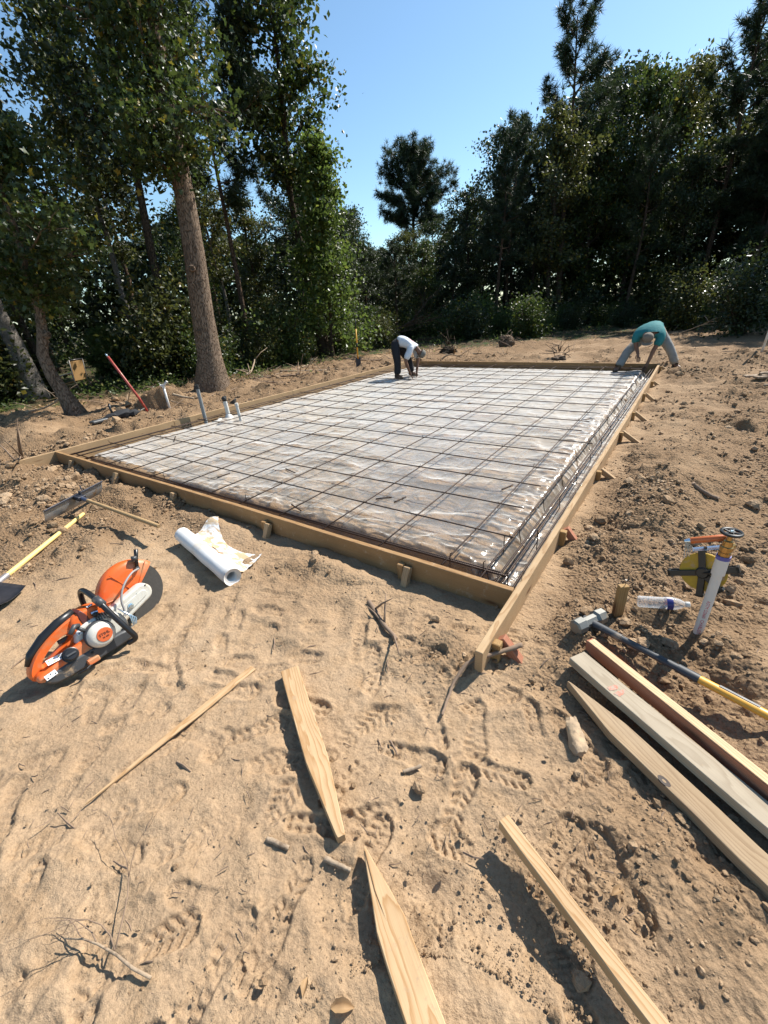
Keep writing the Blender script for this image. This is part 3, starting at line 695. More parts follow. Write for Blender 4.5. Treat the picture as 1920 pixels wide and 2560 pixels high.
# short stake with a nail in its top
o = empty('short_stake', (-.055, 2.104, 0), 'short upright wooden stake with a nail in its top behind the sledgehammer', 'wood stake')
board_mesh(.40, .048, .030, .002, .001, 55, point=.14).build('post', M_STAKE, o, frame((-.055, 2.104, .235), (.0, .0, -1), (-.6, .8, 0)))
b = MB(); b.tube([(0, 0, 0), (.002, 0, .02), (.0, .002, .034)], .002, 6); b.lathe([(.005, .034), (.005, .036)], 10); b.build('nail', nail, o, Matrix.Translation((-.05, 2.106, .234)))
# wood chunk
M_LOG = plain('sandy_log', (.36, .26, .165), .95, var=.35, scale=45, bump=.8, dirt=.3, dirtcol=(.46, .33, .2), dist=.006)
def chunk(name, a, b, r, mat, label, cat, seed=1):
    rg = random.Random(seed); z = max(hz(*a), hz(*b)); A = Vector((*a, z+r*.5)); B = Vector((*b, z+r*.45)); m = frame(A, B-A); L = (B-A).length; bb = MB(); n = 22; k = 22
    rr_ = [(.72+.2*min(1, i/5))*(1 if i < n-3 else 1-.10*(i-n+3)) for i in range(n+1)]
    bb.tube([(L*i/n, 0, 0) for i in range(n+1)], [r*q for q in rr_], k)
    V = np.array(bb.v); an = np.arctan2(V[:, 2], V[:, 1]); f = 1+.16*vn(np.cos(an)*2.2+9, np.sin(an)*2.2+V[:, 0]*22, seed)+.13*vn(an*5, V[:, 0]*14, seed+1)+.07*vn(an*11, V[:, 0]*60, seed+2)
    V[:, 1] *= f*1.1; V[:, 2] *= f*.9; V[:, 0] += .012*vn(V[:, 1]*60, V[:, 2]*60, seed+3); bb.v = [tuple(p) for p in V]
    return tag(bb.build(name, mat, None, m, smooth=True, ang=35), label, cat)
chunk('wood_chunk', (-.112, 1.352), (-.050, 1.215), .030, M_LOG, 'stubby sand covered log chunk left of the three boards', 'wood chunk', 3)
# ------------------------------------------------------------------ sledgehammer
M_STEELD = plain('hammer_steel', (.20, .195, .175), .5, .6, .2, 40, .2, .12, (.30, .23, .15))
M_HBLACK = plain('handle_black', (.035, .038, .042), .5, var=.2, bump=.05, dirt=.08, dirtcol=(.22, .17, .12))
M_HYEL = plain('handle_yellow', (.72, .36, .045), .4, var=.12, bump=.04, dirt=.1, dirtcol=(.4, .22, .06))
def hammer():
    h0 = Vector((-.160, 1.886, hz(-.16, 1.886)+.040)); e1 = Vector((.545, 1.622, hz(.545, 1.622)+.030))
    e = empty('sledgehammer', (h0.x, h0.y, h0.z-.04), 'sledgehammer with a grey steel head and a black and yellow handle', 'sledgehammer')
    ax = Vector((.50, .865, 0)).normalized(); m = frame(h0, ax)
    b = MB(); n = 8; secs = [(-.098, .024), (-.092, .034), (-.045, .036), (-.034, .026), (.034, .026), (.045, .036), (.092, .034), (.098, .024)]
    vs = []; fs = []
    for x, r in secs:
        for k in range(8):
            a = math.pi/8+k*math.pi/4; vs.append((x, r*math.cos(a)*1.12, r*math.sin(a)*1.12))
    for i in range(len(secs)-1):
        for k in range(8): fs.append((i*8+k, i*8+(k+1) % 8, (i+1)*8+(k+1) % 8, (i+1)*8+k))
    fs += [tuple(range(8))[::-1], tuple((len(secs)-1)*8+k for k in range(8))]
    b.add(vs, fs).build('head', M_STEELD, e, m)
    d = (e1-h0).normalized(); L = (e1-h0).length; hm = frame(h0, d)
    def seg(name, x0, x1, r0, r1, mat, n=6):
        q = [(x0+(x1-x0)*i/n, 0, 0) for i in range(n+1)]
        return MB().tube(q, [r0+(r1-r0)*i/n for i in range(n+1)], 14, squash=.82).build(name, mat, e, hm, smooth=True, ang=40)
    seg('neck_sleeve', -.030, .16, .021, .020, M_HBLACK); seg('grip_upper', .16, .40, .0165, .018, M_HBLACK); seg('collar', .40, .48, .0215, .0215, M_HBLACK)
    y = seg('handle', .48, L-.02, .0185, .0195, M_HYEL)
    MB().cbox(.0, .13, -.006, .006, -.002, .002, .001).build('inlay', M_HBLACK, y, hm @ Matrix.Translation((.545, .004, .0155)))
    seg('end_cap', L-.022, L+.02, .0215, .0205, M_HBLACK)
hammer()
# ------------------------------------------------------------------ text helper
def text_mesh(s, size, name='lettering', ext=.0003):
    cu_ = bpy.data.curves.new(name, 'FONT'); cu_.body = s; cu_.size = size; cu_.align_x = 'CENTER'; cu_.align_y = 'CENTER'; cu_.extrude = ext
    o = bpy.data.objects.new(name, cu_); COL.objects.link(o)
    me = bpy.data.meshes.new_from_object(o.evaluated_get(bpy.context.evaluated_depsgraph_get()))
    bpy.data.objects.remove(o); return me
# ------------------------------------------------------------------ PVC riser with brass gate valve
M_BRASS = plain('brass', (.42, .27, .10), .35, .9, .2, 60, .1, .08)
M_BLACKP = plain('black_plastic', (.012, .013, .013), .38, var=.3, bump=.03)
M_PRIMER = plain('purple_primer', (.10, .10, .33), .5, var=.2)
M_INK = plain('red_ink', (.50, .06, .09), .6, bump=0)
M_SILVER = plain('zinc_plate', (.62, .72, .78), .22, .9, .1, 60, .03)
M_ORANGEH = plain('orange_grip', (.50, .13, .035), .32, var=.1, bump=.02)
M_TAPEY = plain('tape_yellow', (.42, .26, .012), .5, var=.25, scale=60, bump=.06, dirt=.2)
RV, UV, FV = Vector((.8243, .5626, -.0631)), Vector((-.1999, .3935, .8973)), Vector((-.529, .727, -.437))
px, py = .293, 2.140
e = empty('pvc_riser', (px, py, 0), 'white plastic water pipe topped with a brass valve and black handwheel', 'water pipe')
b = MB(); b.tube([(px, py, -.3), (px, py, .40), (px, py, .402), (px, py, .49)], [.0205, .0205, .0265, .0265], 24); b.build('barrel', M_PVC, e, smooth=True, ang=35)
MB().tube([(px, py, .482), (px, py, .500)], .0275, 24).build('primer_band', M_PRIMER, e, smooth=True, ang=35)
b = MB(); b.lathe([(.024, 0), (.024, .02), (.021, .022), (.021, .028), (.0255, .030), (.0255, .048), (.020, .052), (.018, .075), (.010, .08), (.008, .115)], 10); b.tube([(-.0, 0, .04), (.04, 0, .04)], .016, 10)
v = b.build('valve', M_BRASS, e, Matrix.Translation((px, py, .498)) @ Matrix.Rotation(1.0, 4, 'Z'), smooth=True, ang=30)
b = MB(); W_ = [(.036*math.cos(a), .036*math.sin(a), .118) for a in np.linspace(0, 2*math.pi, 25)]; b.tube(W_, .0075, 8, cap=False); b.lathe([(.013, .108), (.013, .124)], 10)
for k in range(5): b.tube([(0, 0, .116), (.036*math.cos(k*1.2566), .036*math.sin(k*1.2566), .118)], .0045, 6)
b.build('handwheel', M_BLACKP, e, Matrix.Translation((px, py, .498)), smooth=True, ang=40)
MB().lathe([(.007, .124), (.006, .128)], 8).build('hub_nut', M_SILVER, e, Matrix.Translation((px, py, .498)))
me = text_mesh('ASTM D2665  CHARLOTTE', .0185)
co = np.empty(len(me.vertices)*3, np.float32); me.vertices.foreach_get('co', co); co = co.reshape(-1, 3)
an0 = math.atan2(-py, -px)+.10; rr = .0205+.0004+co[:, 2]
# printed down the barrel, letter tops to the viewer's right
new = np.stack([px+rr*np.cos(an0+co[:, 1]/.0205), py+rr*np.sin(an0+co[:, 1]/.0205), .150-co[:, 0]], -1)
me.vertices.foreach_set('co', new.astype(np.float32).ravel()); me.materials.clear(); me.materials.append(M_INK); link('lettering', me, e)
# ------------------------------------------------------------------ measuring tape reel hung on the valve
def reel():
    FH = Vector((-.10, .995, 0)); RH = Vector((.995, .10, 0)); rc = Vector((px, py, .362))+RH*(-.040)+FH*.062
    e = empty('tape_reel', rc, 'open frame measuring tape reel with yellow tape hung on the white pipe', 'tape reel')
    ax = (-FH*.90-RH*.30+Vector((0, 0, .18))).normalized(); m = frame(rc, RV-ax*RV.dot(ax), ax)
    b = MB(); b.lathe([(.030, -.007), (.090, -.007), (.093, -.004), (.093, .004), (.090, .007), (.030, .007)], 36); b.build('tape', M_TAPEY, e, m, smooth=True, ang=40)
    for a, L in ((100, .118), (22, .138), (197, .142), (272, .122), (318, .11)):
        q = Matrix.Rotation(R_(a), 4, 'Z'); b = MB()
        b.cbox(.0, L, -.014, .014, .010, .020, .002); b.cbox(.0, L, -.014, .014, -.020, -.010, .002); b.cbox(L-.012, L, -.016, .016, -.020, .020, .002)
        b.build('arm', M_BLACKP, e, m @ q)
    MB().lathe([(.022, -.024), (.028, -.02), (.028, .02), (.022, .026)], 16).build('hub', M_BLACKP, e, m, smooth=True, ang=40)
    b = MB(); b.tube([(0, 0, .02), (.03, .012, .036), (.05, .018, .036)], .005, 6); b.lathe([(.008, .03), (.008, .06)], 10, Matrix.Translation((.05, .018, 0))); b.build('crank', M_BLACKP, e, m)
    p = Vector((px, py, .49)); A = p+RH*(-.112)+Vector((0, 0, -.003))+FH*.03; B = p+RH*(-.014)+Vector((0, 0, .032))+FH*.03
    MB().cbox(0, (B-A).length, -.012, .012, -.0012, .0012, .0005).build('bracket', M_SILVER, e, frame(A, B-A, UV*.7-FV*.7))
    MB().lathe([(.007, 0), (.007, .006)], 10).build('bolt', M_BLACKP, e, frame(A+(B-A)*.48, (B-A), UV*.7-FV*.7) @ Matrix.Translation((0, 0, .001)))
    A = p+RH*(-.128)+Vector((0, 0, .038))+FH*.035; B = p+RH*(-.004)+Vector((0, 0, .082))+FH*.035
    q = frame(A, B-A, UV); L = (B-A).length
    MB().tube([(0, 0, 0), (.006, 0, 0), (L-.006, 0, 0), (L, 0, 0)], [.011, .0145, .0155, .012], 14).build('grip', M_ORANGEH, e, q, smooth=True, ang=50)
    MB().tube([(-.022, 0, 0), (-.004, 0, 0), (.0, 0, 0)], [.007, .012, .012], 12).build('grip_end', M_SILVER, e, q, smooth=True, ang=50)
    b = MB(); rg = random.Random(2); s = p+RH*(-.142)+Vector((0, 0, .03))+FH*.03
    for k in range(10):
        d = RV*rg.uniform(-.012, .03)+UV*rg.uniform(-.075, -.03)+FV*rg.uniform(-.01, .01); b.tube([s+RV*rg.uniform(-.006, .01), s+d*.5+RV*rg.uniform(-.01, .01), s+d], .0016, 4)
    b.build('frayed_string', plain('string', (.55, .48, .37), .9), e)
reel()
# ------------------------------------------------------------------ water bottle
def mat_pet():
    t = NT('clear_pet'); t.p(Base_Color=(.93, .95, .96), Roughness=.06, Specular_IOR_Level=.6)
    c = t.co(); t.bump(t.noise(c, 60, 2), .15, .003)
    tr = t.n('BsdfTransparent', {'Color': (.94, .95, .95)}); lw = t.n('LayerWeight', {'Blend': .5}, out=1)
    mx = t.n('MixShader', {0: t.ramp(lw, [(0., .14), (.7, .4), (1., .9)]), 1: tr, 2: t.b.outputs[0]}); t.t.links.new(mx, t.o.inputs[0]); return t.m
A = Vector((.020, 2.194, hz(.03, 2.196)+.034)); B = Vector((.250, 2.253, hz(.24, 2.25)+.033)); bm = frame(A, B-A) @ Matrix.Rotation(math.pi/2, 4, 'Y')
e = empty('water_bottle', A, 'empty clear plastic water bottle with a red and blue label on the soil', 'bottle')
b = MB(); pr = [(.010, .004), (.026, .0), (.031, .008)]
for k in range(9): pr += [(.0305, .014+.0115*k), (.0285, .0195+.0115*k)]
pr += [(.0318, .118), (.0318, .158), (.030, .168), (.024, .190), (.014, .206), (.011, .212), (.011, .226)]
b.lathe(pr, 22); b.build('body', mat_pet(), e, bm, smooth=True, ang=60)
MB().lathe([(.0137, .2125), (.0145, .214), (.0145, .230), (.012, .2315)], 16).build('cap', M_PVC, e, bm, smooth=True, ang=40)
t = NT('printed_label'); s = t.n('SeparateXYZ', {0: t.co()}, out=1)
t.p(Base_Color=t.mix(t.math('GREATER_THAN', s, .018), t.mix(t.math('GREATER_THAN', s, -.004), (.025, .03, .16), (.55, .52, .50)), (.60, .10, .09)), Roughness=.3)
MB().lathe([(.0322, .128), (.0324, .129), (.0324, .155), (.0322, .156)], 24, cap=False).build('label', t.m, e, bm, smooth=True)
# ------------------------------------------------------------------ roll of plastic with its loose end
def roll():
    M_ROLL = plain('rolled_white_plastic', (.72, .70, .665), .42, var=.08, scale=9, bump=.4, dirt=.16, dirtcol=(.66, .54, .38), dist=.006)
    M_TAIL = NT('sandy_plastic_tail'); t = M_TAIL; c = t.co(); n = t.noise(t.mapping(c, (1.5, 4, 1)), 5, 5, .65, 1.)
    t.p(Base_Color=t.mix(t.ramp(n, [(.44, 0.), (.56, 1.)]), (.80, .80, .78), (.58, .42, .25)), Roughness=.3); t.bump(t.noise(c, 30, 4, .6, 1.), .4, .01)
    A = Vector((-2.200, 1.285, 0)); B = Vector((-3.075, 1.470, 0)); r = .060
    z0 = max(hz(-2.2, 1.285), hz(-2.6, 1.37), hz(-3.07, 1.47))-.008+r; A.z = B.z = z0
    e = empty('plastic_roll', (A+B)/2-Vector((0, 0, r)), 'roll of white plastic sheeting with a sandy loose end lying on the ground', 'plastic roll')
    m = frame(A, B-A); L = (B-A).length; b = MB(); rg = random.Random(1)
    P = [(L*i/16, 0, 0) for i in range(17)]; b.tube(P, [r*(1+.022*math.sin(i*1.1)+rg.uniform(-.006, .006)) for i in range(17)], 28, cap=False)
    n = len(b.v); ring0 = list(range(28)); 
    for k, (q, x) in enumerate(((.86, .004), (.84, .010), (.74, .006), (.70, .012), (.60, .008), (.575, .06), (.57, .3))):
        b.v += [(x, b.v[i][1]*q, b.v[i][2]*q) for i in ring0]
        base = n+28*k; prev = 0 if k == 0 else base-28
        b.f += [(prev+i, base+i, base+(i+1) % 28, prev+(i+1) % 28)[::-1] for i in range(28)]; b.mi += [0]*28
    b.f.append(tuple(len(b.v)-28+i for i in range(28))); b.mi.append(0)
    b.f.append(tuple(16*28+i for i in range(28))[::-1]); b.mi.append(0)
    b.build('roll', M_ROLL, e, m, smooth=True)
    # loose end
    nx, ny = 40, 34; q00, q10, q11, q01 = np.array((-3.06, 1.52)), np.array((-2.22, 1.36)), np.array((-2.28, 1.60)), np.array((-3.13, 1.86))
    u, v = np.meshgrid(np.linspace(0, 1, nx), np.linspace(0, 1, ny)); dep = .13*np.sin(u*math.pi)*v
    x = ((1-u)*(1-v))*q00[0]+u*(1-v)*q10[0]+u*v*q11[0]+(1-u)*v*q01[0]-.0*dep; y = ((1-u)*(1-v))*q00[1]+u*(1-v)*q10[1]+u*v*q11[1]+(1-u)*v*q01[1]-dep
    z = height(x, y, False)+.012+.02*(ridge(x*3+y*2, y*6, 61, 3)-.4)+.03*np.exp(-(v/.10)**2)+.022*np.exp(-((1-u)/.03)**2)*v
    P = np.stack([x, y, z], -1).reshape(-1, 3); j = np.arange(ny-1)[:, None]; i = np.arange(nx-1)[None]
    F = np.stack([j*nx+i, j*nx+i+1, (j+1)*nx+i+1, (j+1)*nx+i], -1).reshape(-1, 4)
    P = P-np.array(e.location)
    o = link('loose_end', np_mesh('loose_end', P, F, M_TAIL.m), e, wmat(e))
roll()
# ------------------------------------------------------------------ concrete rake, long yellow handle, spade blade
M_RAKE = plain('rake_steel', (.34, .36, .38), .4, .6, .2, 20, .15, .15)
M_RAKED = plain('rake_dark_steel', (.045, .047, .06), .5, .5, .3, 40, .2)
M_HANDLE = mat_wood('rake_handle_wood', (.48, .33, .17), (.36, .22, .10), dirt=.18)
M_YELH = plain('yellow_painted_handle', (.78, .56, .20), .5, var=.12, scale=25, bump=.1, dirt=.14, dirtcol=(.42, .27, .12))
def rake():
    z = .5*(hz(-4.36, 1.0)+hz(-4.56, 1.56)); c = Vector((-4.455, 1.27, z))
    e = empty('concrete_rake', c, 'concrete rake with a wide grey blade and wooden handle lying on the soil', 'concrete rake')
    ax = Vector((-.44, .895, .0)).normalized(); m = frame(c, ax)   # X along blade, Y = up x X
    b = MB(); n = 8; pr = []
    for k in range(n+1):
        s = k/n; pr.append((-.035+.10*s-.05*s*s, .005+.125*s))   # (y, z) profile: concave scoop
    vs = []; fs = []
    for x in (-.335, .335):
        for y, zz in pr: vs.append((x, -y, zz))
        for y, zz in pr: vs.append((x, -y-.003, zz))
    o = n+1
    for k in range(n):
        fs += [(k, k+1, 2*o+k+1, 2*o+k), (o+k, 3*o+k, 3*o+k+1, o+k+1)]
    for s in (0, 2*o): fs += [(s+k, s+o+k, s+o+k+1, s+k+1) for k in range(n)]
    fs += [(0, 2*o, 3*o, o), (n, o+n, 3*o+n, 2*o+n)]
    b.add(vs, fs); b.build('blade', M_RAKE, e, m, smooth=True, ang=40)
    MB().cbox(-.337, .337, -.036, -.026, .122, .138, .002).build('top_rim', M_RAKED, e, m)
    h0 = c+Vector((.10, .02, .115)); h1 = Vector((-3.225, 1.383, hz(-3.225, 1.383)+.155))
    b = MB(); b.cbox(-.06, .05, -.035, .035, -.02, .02, .004, frame(h0+Vector((-.02, 0, 0)), h1-h0)); b.lathe([(.012, 0), (.012, .05)], 8, Matrix.Translation(h0+Vector((-.03, .02, 0)))); b.build('bracket', M_RAKED, e)
    MB().tube([h0+Vector((-.05, .05, .03)), h0+Vector((-.09, .06, .085))], .005, 6).build('hook', M_RAKED, e)
    d = (h1-h0); MB().tube([(0, 0, 0), (.12, 0, 0)], .0175, 14).build('ferrule', plain('blue_steel', (.10, .115, .17), .45, .5), e, frame(h0, d), smooth=True, ang=40)
    MB().tube([(.10, 0, 0), (.4, 0, 0), (d.length-.01, 0, 0), (d.length, 0, 0)], [.0155, .0165, .0175, .014], 14).build('handle', M_HANDLE, e, frame(h0, d), smooth=True, ang=40)
rake()
A = Vector((-4.345, 1.262, hz(-4.345, 1.262)+.025)); B = Vector((-3.50, .20, hz(-3.5, .2)+.028)); e = empty('long_handled_tool', A, 'yellow painted wooden tool handle lying across the soil at the left edge', 'tool handle')
L = (B-A).length; m = frame(A, B-A)
MB().tube([(0, 0, 0), (.01, 0, 0), (.5, 0, 0), (L-.36, 0, 0)], [.012, .016, .0175, .019], 14).build('handle', M_YELH, e, m, smooth=True, ang=40)
MB().tube([(L-.38, 0, 0), (L-.10, 0, 0), (L, 0, .0)], [.021, .0225, .03], 14).build('socket', plain('worn_steel', (.34, .32, .32), .5, .6, .2, 30, .1, .1), e, m, smooth=True, ang=40)
b = MB(); nx, ny = 9, 9; vs = []; fs = []
for s in (0, .003):
    for j in range(ny):
        for i in range(nx):
            u, v = i/(nx-1)-.5, j/(ny-1); vs.append((v*.30, u*.22*(1-.06*v), .018+.04*(4*u*u)*(1-.5*v)+.02*(1-v)-s))
o_ = nx*ny
for j in range(ny-1):
    for i in range(nx-1):
        k = j*nx+i; fs += [(k, k+nx, k+nx+1, k+1), (o_+k, o_+k+1, o_+k+nx+1, o_+k+nx)]
for j in range(ny-1):
    for c_ in (0, nx-1): k = j*nx+c_; fs.append((k, k+nx, o_+k+nx, o_+k))
for i in range(nx-1):
    for c_ in (0, (ny-1)*nx): k = c_+i; fs.append((k, k+1, o_+k+1, o_+k))
b.add(vs, fs)
e = empty('shovel', (-3.36, .43, hz(-3.36, .43)), 'dark shovel blade poking in at the left edge below the yellow handle', 'shovel')
m = frame((-3.62, .275, hz(-3.5, .35)+.01), (.29, .165, 0)); b.build('blade', plain('shovel_steel', (.06, .055, .058), .5, .6, .3, 30, .15), e, m, smooth=True)
MB().tube([(-.30, 0, .16), (-.05, 0, .06), (.05, 0, .03)], [.02, .022, .014], 12).build('socket', M_RAKED, e, m, smooth=True)
MB().tube([(-1.2, 0, .50), (-.28, 0, .155)], .018, 12).build('handle', M_HANDLE, e, m, smooth=True)
# ------------------------------------------------------------------ offcuts on the sheet
for a, b_, l in (((-3.49, 2.992), (-3.305, 2.953), 'short rebar offcut farther in along the lengthwise crease, middle of the front rows'),
                 ((-2.118, 2.793), (-2.012, 2.899), 'rebar offcut lying level with a neighbour on its right, near front row'),
                 ((-1.931, 2.817), (-1.90, 2.962), 'rebar offcut just right of its twin on the plastic near the front'),
                 ((-2.709, 2.316), (-2.568, 2.291), 'rebar offcut at the front edge of the plastic close to the board'),
                 ((-1.178, 3.443), (-1.13, 3.597), 'rebar offcut beside the wrinkled plastic near the right form board'),
                 ((-4.029, 2.48), (-4.001, 2.622), 'rebar offcut near the front on the left half of the plastic'),
                 ((-5.051, 3.386), (-5.141, 3.54), 'rebar offcut on pale plastic, second nearest to the left board'),
                 ((-5.981, 3.149), (-6.188, 3.303), 'rebar offcut closest to the left form board')):
    offcut(a, b_, l)
# ------------------------------------------------------------------ cut-off saw (local: X forward, Y left, Z up)
M_SORANGE = plain('saw_orange', (.70, .125, .02), .40, var=.05, scale=14, bump=.03, dirt=.32, dirtcol=(.46, .24, .12))
M_SCREAM = plain('saw_cream', (.60, .58, .51), .42, var=.06, scale=20, bump=.04, dirt=.25, dirtcol=(.42, .33, .22))
M_SGREY = plain('saw_dark_grey', (.05, .052, .055), .45, var=.2, bump=.05, dirt=.07)
M_SBLACK = plain('saw_black', (.012, .012, .013), .35, var=.2, bump=.03)
M_DISC = plain('abrasive_disc', (.060, .055, .048), .85, var=.35, scale=60, bump=.4)
M_STICK = plain('sticker_white', (.82, .82, .80), .4, bump=0)
M_SYEL = plain('sticker_yellow', (.80, .55, .05), .4, bump=0)
def saw():
    sx, sy = -2.335, .205; z0 = min(hz(-2.33, .3), hz(-2.35, .5), hz(-2.4, .75))
    m = frame((sx, sy, z0+.004), (-.015, 1, 0)) @ Matrix.Rotation(R_(-13), 4, 'X')
    e = empty('cut_off_saw', (sx, sy, z0), 'orange and white gas cut-off saw with a black front handle on the sand', 'cut-off saw')
    bc = (.595, .19)
    # blade
    b = MB(); b.lathe([(.0, -.002), (.174, -.002), (.175, 0), (.174, .002), (.0, .002)], 56, m @ Matrix.Translation((bc[0], .085, bc[1])) @ Matrix.Rotation(math.pi/2, 4, 'X'), cap=False); b.build('blade', M_DISC, e, smooth=True, ang=40)
    MB().lathe([(.05, -.012), (.052, -.01), (.052, .01), (.05, .012)], 24, m @ Matrix.Translation((bc[0], .085, bc[1])) @ Matrix.Rotation(math.pi/2, 4, 'X')).build('flange', M_STEELD, e, smooth=True, ang=40)
    # wheel guard: shell of revolution sector, opened at the front and below
    n = 34; a0, a1 = R_(40), R_(222); prof = [(.03, .040), (.11, .037), (.165, .040), (.186, .050), (.192, .062), (.192, .104), (.186, .116), (.165, .122), (.14, .124)]
    vs = []; fs = []
    for th in (0, .003):
        for i in range(n+1):
            a = a0+(a1-a0)*i/n
            for r, y in prof:
                r2 = r-th if r > .15 else r; y2 = y+(th if y < .08 else -th); vs.append((bc[0]+r2*math.cos(a), y2, bc[1]+r2*math.sin(a)))
    k = len(prof); o = (n+1)*k
    for i in range(n):
        for j in range(k-1):
            q = i*k+j; fs += [(q, q+1, q+k+1, q+k), (o+q, o+q+k, o+q+k+1, o+q+1)]
    for i in (0, n):
        for j in range(k-1): q = i*k+j; fs.append((q, q+1, o+q+1, o+q) if i else (q, o+q, o+q+1, q+1))
    b = MB(); b.add(vs, fs); g = b.build('wheel_guard', M_SORANGE, e, m, smooth=True, ang=50)
    b = MB()
    for a in (52, 118, 170): c, s = math.cos(R_(a)), math.sin(R_(a)); b.cbox(.05, .185, -.002, .002, -.003, .003, .001, Matrix.Translation((bc[0], .0365, bc[1])) @ Matrix.Rotation(-R_(a), 4, 'Y'))
    b.build('rib', M_SORANGE, g, m)
    # belt guard arm
    def stadium(p, q, r0, r1, n=10):
        d = math.atan2(q[1]-p[1], q[0]-p[0]); out = []
        for i in range(n+1): a = d+math.pi/2+math.pi*i/n; out.append((p[0]+r0*math.cos(a), p[1]+r0*math.sin(a)))
        for i in range(n+1): a = d-math.pi/2+math.pi*i/n; out.append((q[0]+r1*math.cos(a), q[1]+r1*math.sin(a)))
        return out
    arm = MB().prism(stadium((.36, .118), (.605, .19), .062, .052), -.030, .032, .012, None, 3).build('belt_guard', M_SCREAM, e, m, smooth=True, ang=50)
    MB().prism(stadium((.42, .135), (.60, .187), .030, .022), -.034, -.0285, .003, None, 2).build('recess_panel', plain('saw_cream_panel', (.60, .58, .51), .45, bump=.03), arm, m, smooth=True, ang=50)  # panel in the same cream as the belt guard, without the dirt
    b = MB(); b.lathe([(.017, 0), (.017, .004), (.0105, .005), (.0105, .014)], 6, m @ Matrix.Translation((.515, -.034, .158)) @ Matrix.Rotation(math.pi/2, 4, 'X')); b.build('bolt', M_SILVER, arm)
    for x, z in ((.57, .20), (.63, .225)): MB().lathe([(.005, 0), (.005, .003)], 8, m @ Matrix.Translation((x, -.029, z)) @ Matrix.Rotation(math.pi/2, 4, 'X')).build('screw', M_SGREY, arm)
    # engine block, bottom tray
    MB().prism(chaikin([(.20, .045), (.44, .03), (.47, .10), (.44, .185), (.33, .215), (.22, .19)], 2), -.060, .075, .012, None, 2).build('engine_housing', M_SCREAM, e, m, smooth=True, ang=50)
    MB().prism(chaikin([(.02, .055), (.05, .012), (.12, .0), (.42, .0), (.46, .02), (.46, .07), (.3, .075), (.1, .08)], 2), -.088, .085, .012, None, 2).build('base_tray', M_SGREY, e, m, smooth=True, ang=50)
    MB().cbox(.205, .262, -.108, -.075, .006, .036, .005, ).build('foot', M_SORANGE, e, m)
    MB().tube([(.24, -.09, .012), (.19, -.115, .006), (.15, -.10, .004)], .006, 7).build('cable', M_SBLACK, e, m)
    # rear body and loop handle
    out = chaikin([(-.005, .055), (.0, .105), (.045, .165), (.12, .212), (.20, .245), (.285, .262), (.345, .250), (.36, .205), (.33, .16), (.30, .115), (.20, .085), (.10, .065), (.04, .045)], 2)
    inn = [(.055, .105), (.085, .14), (.14, .175), (.185, .188), (.215, .182), (.205, .162), (.16, .14), (.11, .118), (.075, .098)]
    inn = chaikin(inn, 2)
    def resample(p, n):
        P = [Vector(q) for q in p]+[Vector(p[0])]; L = [0]
        for a, b_ in zip(P, P[1:]): L.append(L[-1]+(b_-a).length)
        o = []
        for i in range(n):
            s = L[-1]*i/n; j = max(k for k in range(len(L)) if L[k] <= s+1e-9); j = min(j, len(P)-2)
            f = (s-L[j])/max(L[j+1]-L[j], 1e-9); o.append(P[j].lerp(P[j+1], f))
        return o
    n = 56; O = resample(out, n); I = resample(inn, n); c = sum(I, Vector((0, 0)))/n
    def byang(p): 
        s = sorted(p, key=lambda q: math.atan2(q[1]-c[1], q[0]-c[0])); return s
    # pair each inner point with the outline along a ray from the opening's centre
    Oa = [Vector(q) for q in out]
    def hit(a):
        d = Vector((math.cos(a), math.sin(a))); best = None
        for i in range(len(Oa)):
            p, q = Oa[i]-c, Oa[(i+1) % len(Oa)]-c; ed = q-p; den = d.x*ed.y-d.y*ed.x
            if abs(den) < 1e-12: continue
            t_ = (p.x*ed.y-p.y*ed.x)/den; u_ = (p.x*d.y-p.y*d.x)/den
            if t_ > 0 and -1e-6 <= u_ <= 1+1e-6 and (best is None or t_ > best): best = t_
        return c+d*(best or .05)
    I = byang(I); O = [hit(math.atan2(q[1]-c[1], q[0]-c[0])) for q in I]
    rings = []
    for k, (w, y) in enumerate(((0, -.030), (0, -.012), (.12, -.036), (.88, -.040), (1, -.028), (1, .028), (.88, .040), (.12, .036), (0, .022))):
        yy = y+.012
        rings.append([(I[i][0]+(O[i][0]-I[i][0])*w, yy*(1.0 if O[i][1] > .12 else 1.0), I[i][1]+(O[i][1]-I[i][1])*w) for i in range(n)])
    rings = rings[1:]
    vs = [p for r in rings for p in r]; fs = []
    for a in range(len(rings)):
        b2 = (a+1) % len(rings)
        for i in range(n): fs.append((a*n+i, a*n+(i+1) % n, b2*n+(i+1) % n, b2*n+i))
    bb = MB(); bb.add(vs, fs); rear = bb.build('rear_handle', M_SORANGE, e, m, smooth=True, ang=60)
    MB().prism(chaikin([(.005, .055), (.015, .085), (.07, .098), (.16, .115), (.27, .150), (.30, .10), (.28, .05), (.05, .035)], 2), -.082, .08, .016, None, 3).build('tank', M_SORANGE, e, m, smooth=True, ang=60)
    MB().prism(chaikin([(.22, .16), (.23, .25), (.30, .272), (.38, .262), (.43, .215), (.38, .175), (.30, .15)], 2), -.045, .07, .014, None, 3).build('top_cover', M_SORANGE, e, m, smooth=True, ang=60)
    MB().tube([(.018, .012, .13), (.05, .012, .175), (.12, .012, .220), (.20, .012, .252), (.28, .012, .272)], [.014, .020, .023, .023, .018], 12, squash=1.2).build('grip', M_SBLACK, e, m, smooth=True)
    MB().cbox(.16, .21, .004, .020, .150, .172, .003).build('trigger', M_SGREY, rear, m)
    MB().prism(chaikin([(.285, .14), (.27, .27), (.305, .277), (.325, .15)], 1), -.048, .06, .004).build('band', plain('saw_maroon', (.09, .022, .018), .5, bump=.03), e, m, smooth=True, ang=50)
